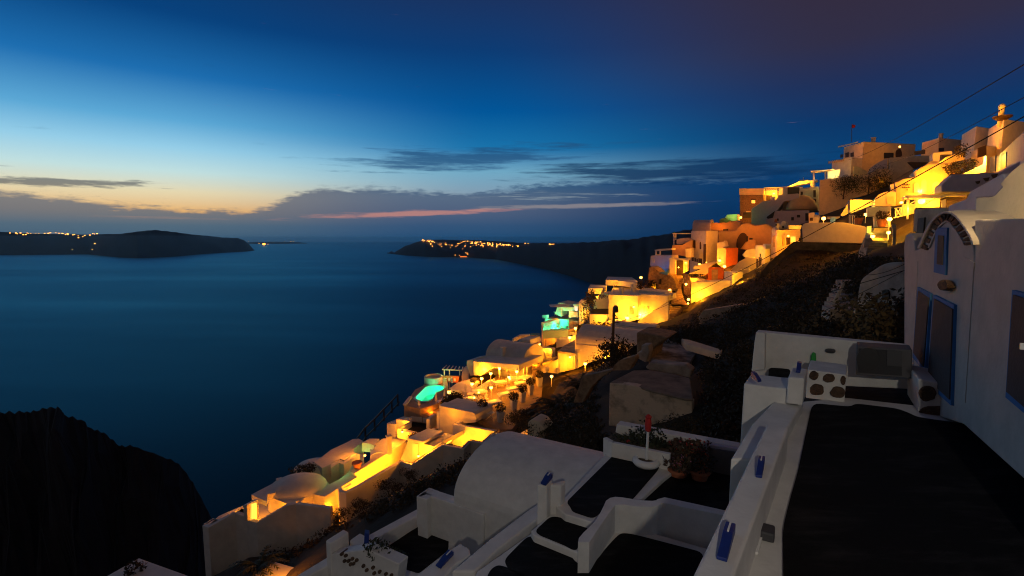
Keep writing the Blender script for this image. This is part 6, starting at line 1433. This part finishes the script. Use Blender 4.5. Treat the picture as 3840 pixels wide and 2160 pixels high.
def shrubs(name, label, spots, material, seed):
    for i, (p, Y, r, lb) in enumerate(spots):
        rs = random.Random(seed+i); m = M(); c = atY(p, Y)
        for k in range(5): kk = rs.uniform(.45, .85); m.leaves(c+Vector((rs.uniform(-.9,.9)*r, rs.uniform(-.5,.5)*r, rs.uniform(-.15,.25)*r)), r*kk, r*kk*.9, r*kk*.6, 300, r*.055, rnd=rs)
        one(name, lb, 'shrub', m, material)
shrubs('shrub', '', [
 (Y7(780,700)[0],15.5,1.5,'yellow-green shrub lit from above beside the church corner'),(Y7(600,880)[0],14,1.6,'dark bush in front of the outhouse ledge'),(Y6(2050,860)[0],19,1.6,'dark round bush above the end wall of the terrace'),
 (Y5(640,640)[0],41,2.0,'dark bush behind the dark pole, next to the upper ruin'),(Y5(500,800)[0],40,1.7,'dark bush at the foot of the dark pole'),((2420,1640),20,.6,'dark shrub in front of the ruined house wall'),((2555,1606),19,.8,'dark shrub right of the ruined house wall'),
 (X3(1300,250)[0],23,.7,'dark shrub mass left of the ruined house wall'),(X3(1150,100)[0],25,1.0,'small shrub by the pointed garden post'),(Y1(1760,1300)[0],46,1.2,'dark shrub at the restaurant floor edge'),(Y1(1850,1230)[0],45,1.2,'dark shrub beside the palm at the restaurant edge'),
 (Y4(1200,1230)[0],41,.8,'dry bush against the grey retaining wall'),(Y4(900,1400)[0],37,.9,'dark bush low on the slope under the lane wall'),(X2(950,760)[0],35,.8,'dark bush on the slope above the orange-lit end block'),(X2(780,830)[0],35,.7,'dark bush at the foot of the lane wall end')], LEAFD, 40)
# open scrub on the slope, uncountable
m = M(); rs = random.Random(77); cnt = 0
def pl_(x, P):
    for a, b in zip(P[:-1], P[1:]):
        if x <= b[0]: return a[1]+(b[1]-a[1])*max(0, x-a[0])/(b[0]-a[0])
    return P[-1][1]
for _ in range(60000):
    if cnt > 3000: break
    x = rs.uniform(1000, 3420); y = rs.uniform(880, 2150)
    # only the open slope between the village, the ruins and the terraces
    if y < pl_(x, ((1000,2040),(1250,1960),(1500,1850),(1880,1660),(2100,1500),(2420,1300),(2700,1110),(2990,925),(3150,940),(3420,1000))): continue
    if y > pl_(x, ((1000,2160),(1250,2000),(1500,1905),(1720,1800),(1800,1690),(1900,1670),(2280,1690),(2800,1690),(2830,1260),(3420,1320))): continue
    if 2240 < x < 2640 and 1290 < y < 1650: continue
    r_ = ray((x, y)); t_ = None
    for k in range(90):
        Yk = 12+k*.8; p = r_*(Yk/r_.y)
        if p.z < terrain_z(p.x, p.y)-.2: t_ = p; break
    if t_ is None: continue
    r2 = rs.uniform(.25, .7); m.leaves(t_+Vector((0,0,r2*.3)), r2, r2, r2*.6, rs.randint(12, 30), .10, rnd=rs); cnt += 1
o = struct('scrub', m, LEAFD, kind='stuff'); o['label'] = 'dry dark scrub covering the open slope'
palm('palm', 'broad dark palm at the edge of the restaurant terrace', atY((2110,1590), 42), 1.4, 36, 3.2, dr=.55)
palm('palm', 'smaller dark palm above the restaurant edge planters', atY((2175,1500), 45), 1.3, 26, 2.4, dr=.5)
# pole and wires
t = T('utility_pole', 'tall dark wooden pole with crossed stays standing among the lit houses', 'pole')
pt_ = atY(Z8(1216,815)[0], 46); pb = atY(Y5(378,960)[0], 46); pb.x = pt_.x+(pb.x-pt_.x)
t.part('pole', M().tube([pb-Vector((0,0,1.5)), pt_], .16, 8, .12), POLE)
t.part('lamp_head', M().lathe(atY(Z8(1240,800)[0], 46), [(.1,-.35),(.28,-.3),(.26,.2),(.1,.35)], 8), DMETAL)
a1 = atY(Z8(1275,945)[0], 46); t.part('stay', M().tube([pt_-Vector((0,0,.3)), a1], .035, 4), DMETAL); t.part('arm', M().tube([atY(Z8(1215,945)[0], 46), a1], .05, 4), DMETAL)
t.part('insulator', M().tube([atY(Z8(1218,1005)[0], 46), atY(Z8(1300,1010)[0], 46)], .05, 5), DMETAL); t.done()
def wire(label, a, b, sag, r, n=24):
    pts = []
    for k in range(n+1):
        f = k/n; p = a.lerp(b, f); p.z -= sag*4*f*(1-f); pts.append(p)
    one('cable', label, 'cable', M().tube(pts, r, 5), CABLE)
W0 = atY(Z8(1230,1008)[0], 46)
wire('overhead cable sweeping from the dark pole up to the right edge of the photo', W0, atY((3960,370), 9.5), .6, .013)
wire('lower overhead cable from the dark pole toward the church', W0+Vector((.1,0,-.15)), atY(Y7(900,20)[0], 13), .8, .012)
wire('thin cable high in the sky, upper of two', atY((3180,600), 95), atY((3960,170), 16), .5, .02)
wire('thin cable high in the sky, lower of two', atY((3300,620), 90), atY((3960,300), 16), .5, .016)
wire('faint cable hanging across the dark slope to the terrace wall', atY(Y6(150,1280)[0], 13), atY(Y7(800,40)[0], 14.5), .1, .008)
wire('cable drooping over the weathered outhouse', atY(Y7(170,122)[0], 17), atY(Y7(920,-120)[0], 11.8), .12, .010)

glow((1050,2140), 28.6, 60, dz=-.2)

# chimneys and small fittings on the roofs
def chim(label, p, Y, w_, h_, mt=WH):
    t = T('chimney', label, 'chimney', 'small chimneys on the village roofs'); c = atY(p, Y)
    t.part('stack', M().box(c+Vector((0,0,h_*.5-.6)), w_, w_, h_*.5+.6, .57), mt, .02); t.part('cap', M().box(c+Vector((0,0,h_+.06)), w_*1.25, w_*1.25, .06, .57), mt); t.done()
chim('small white chimney on the flat roof of the large yellow house', Z8(1330,560)[0], 81.5, .28, .8)
chim('small white chimney at the back of the large yellow house roof', Z8(1500,500)[0], 84.5, .25, .7)
chim('small chimney on the vault behind the restaurant', Y1(1560,290)[0], 66, .25, .7)
chim('small chimney on the long low house roof at the lower left', Y4(880,720)[0], 48, .22, .6)
chim('small chimney on the roof of the lower-left end house', Y3(1400,880)[0], 44.5, .2, .5)
chim('small chimney on the long grey-white house wall', Z6(1700,560)[0], 74, .25, .8, LILAC)
chim('small chimney on the grey house with tall dark windows', Z6(1400,0)[0], 114, .35, 1.1, CREAM)
chim('small chimney on the ochre skyline house', Z5(300,700)[0], 117, .35, 1.0, CREAM)
chim('small chimney on the right flat-roofed skyline house', Z5(1320,640)[0], 107, .3, .9, CREAM)
chim('small chimney on the bluish weathered vault', Z3(2000,230)[0], 114, .35, 1.0, LILAC)

lamp(Z8(1515,768)[0], 77.5, 40, 'small wall lamp over the grey door of the large yellow house', .16, colr=YEL)
lamp(Y4(1325,925)[0], 44.7, 25, 'wall lamp low beside the door of the tapering lit house', .12, colr=YEL)
lamp(Z3(2020,100)[0], 118, 30, 'small lamp over the door of the yellow-lit annex', .2, colr=YEL)
lamp(Y2(1760,560)[0], 65.2, 30, 'small wall lamp above the cream door of the long house', .14)
lamp(Z6(1030,745)[0], 89, 40, 'small lamp over the chapel door', .17, colr=AMBER)
lamp(Y4(1080,560)[0], 51.2, 20, 'small wall lamp on the ring-parapet terrace box', .13)
lamp(Z5(700,765)[0], 113, 30, 'small lamp over the arched skyline door', .2, colr=YEL)
lamp(Z8(2300,100)[0], 90, 25, 'small lamp on the right jamb of the white portal', .15)

t = T('railing', 'thin white railing on the ledge left of the middle star-bright lamp', 'railing'); rf = Z6(1960,440)[0]
for x in range(1950, 2130, 25): t.part('baluster', M().tube([onplane(p, atY(rf, 63), U33) for p in Z6(x, 432, x, 565)], .035, 4), WPAINT)
t.part('handrail', M().tube([onplane(p, atY(rf, 63), U33) for p in Z6(1945, 430, 2130, 432)], .05, 4), WPAINT); t.done()
for lb, x, y in (('small white patio chair left of the open square parasol', 370, 905), ('small white patio table beside the open square parasol', 335, 900)):
    c = atZ(Z8(x, y)[0], ZN); t = T('patio_chair' if 'chair' in lb else 'patio_table', lb, 'chair' if 'chair' in lb else 'table')
    if 'chair' in lb: t.part('seat', M().box(c+Vector((0,0,.45)), .25, .25, .03), WPAINT); t.part('backrest', M().box(c+Vector((.24,0,.72)), .02, .25, .25), WPAINT)
    else: t.part('tabletop', M().box(c+Vector((0,0,.74)), .4, .4, .03), WPAINT)
    for sx in (-.2, .2):
        for sy in (-.2, .2): t.part('leg', M().tube([c+Vector((sx,sy,0)), c+Vector((sx,sy,.45 if 'chair' in lb else .72))], .025, 5), WPAINT)
    t.done()
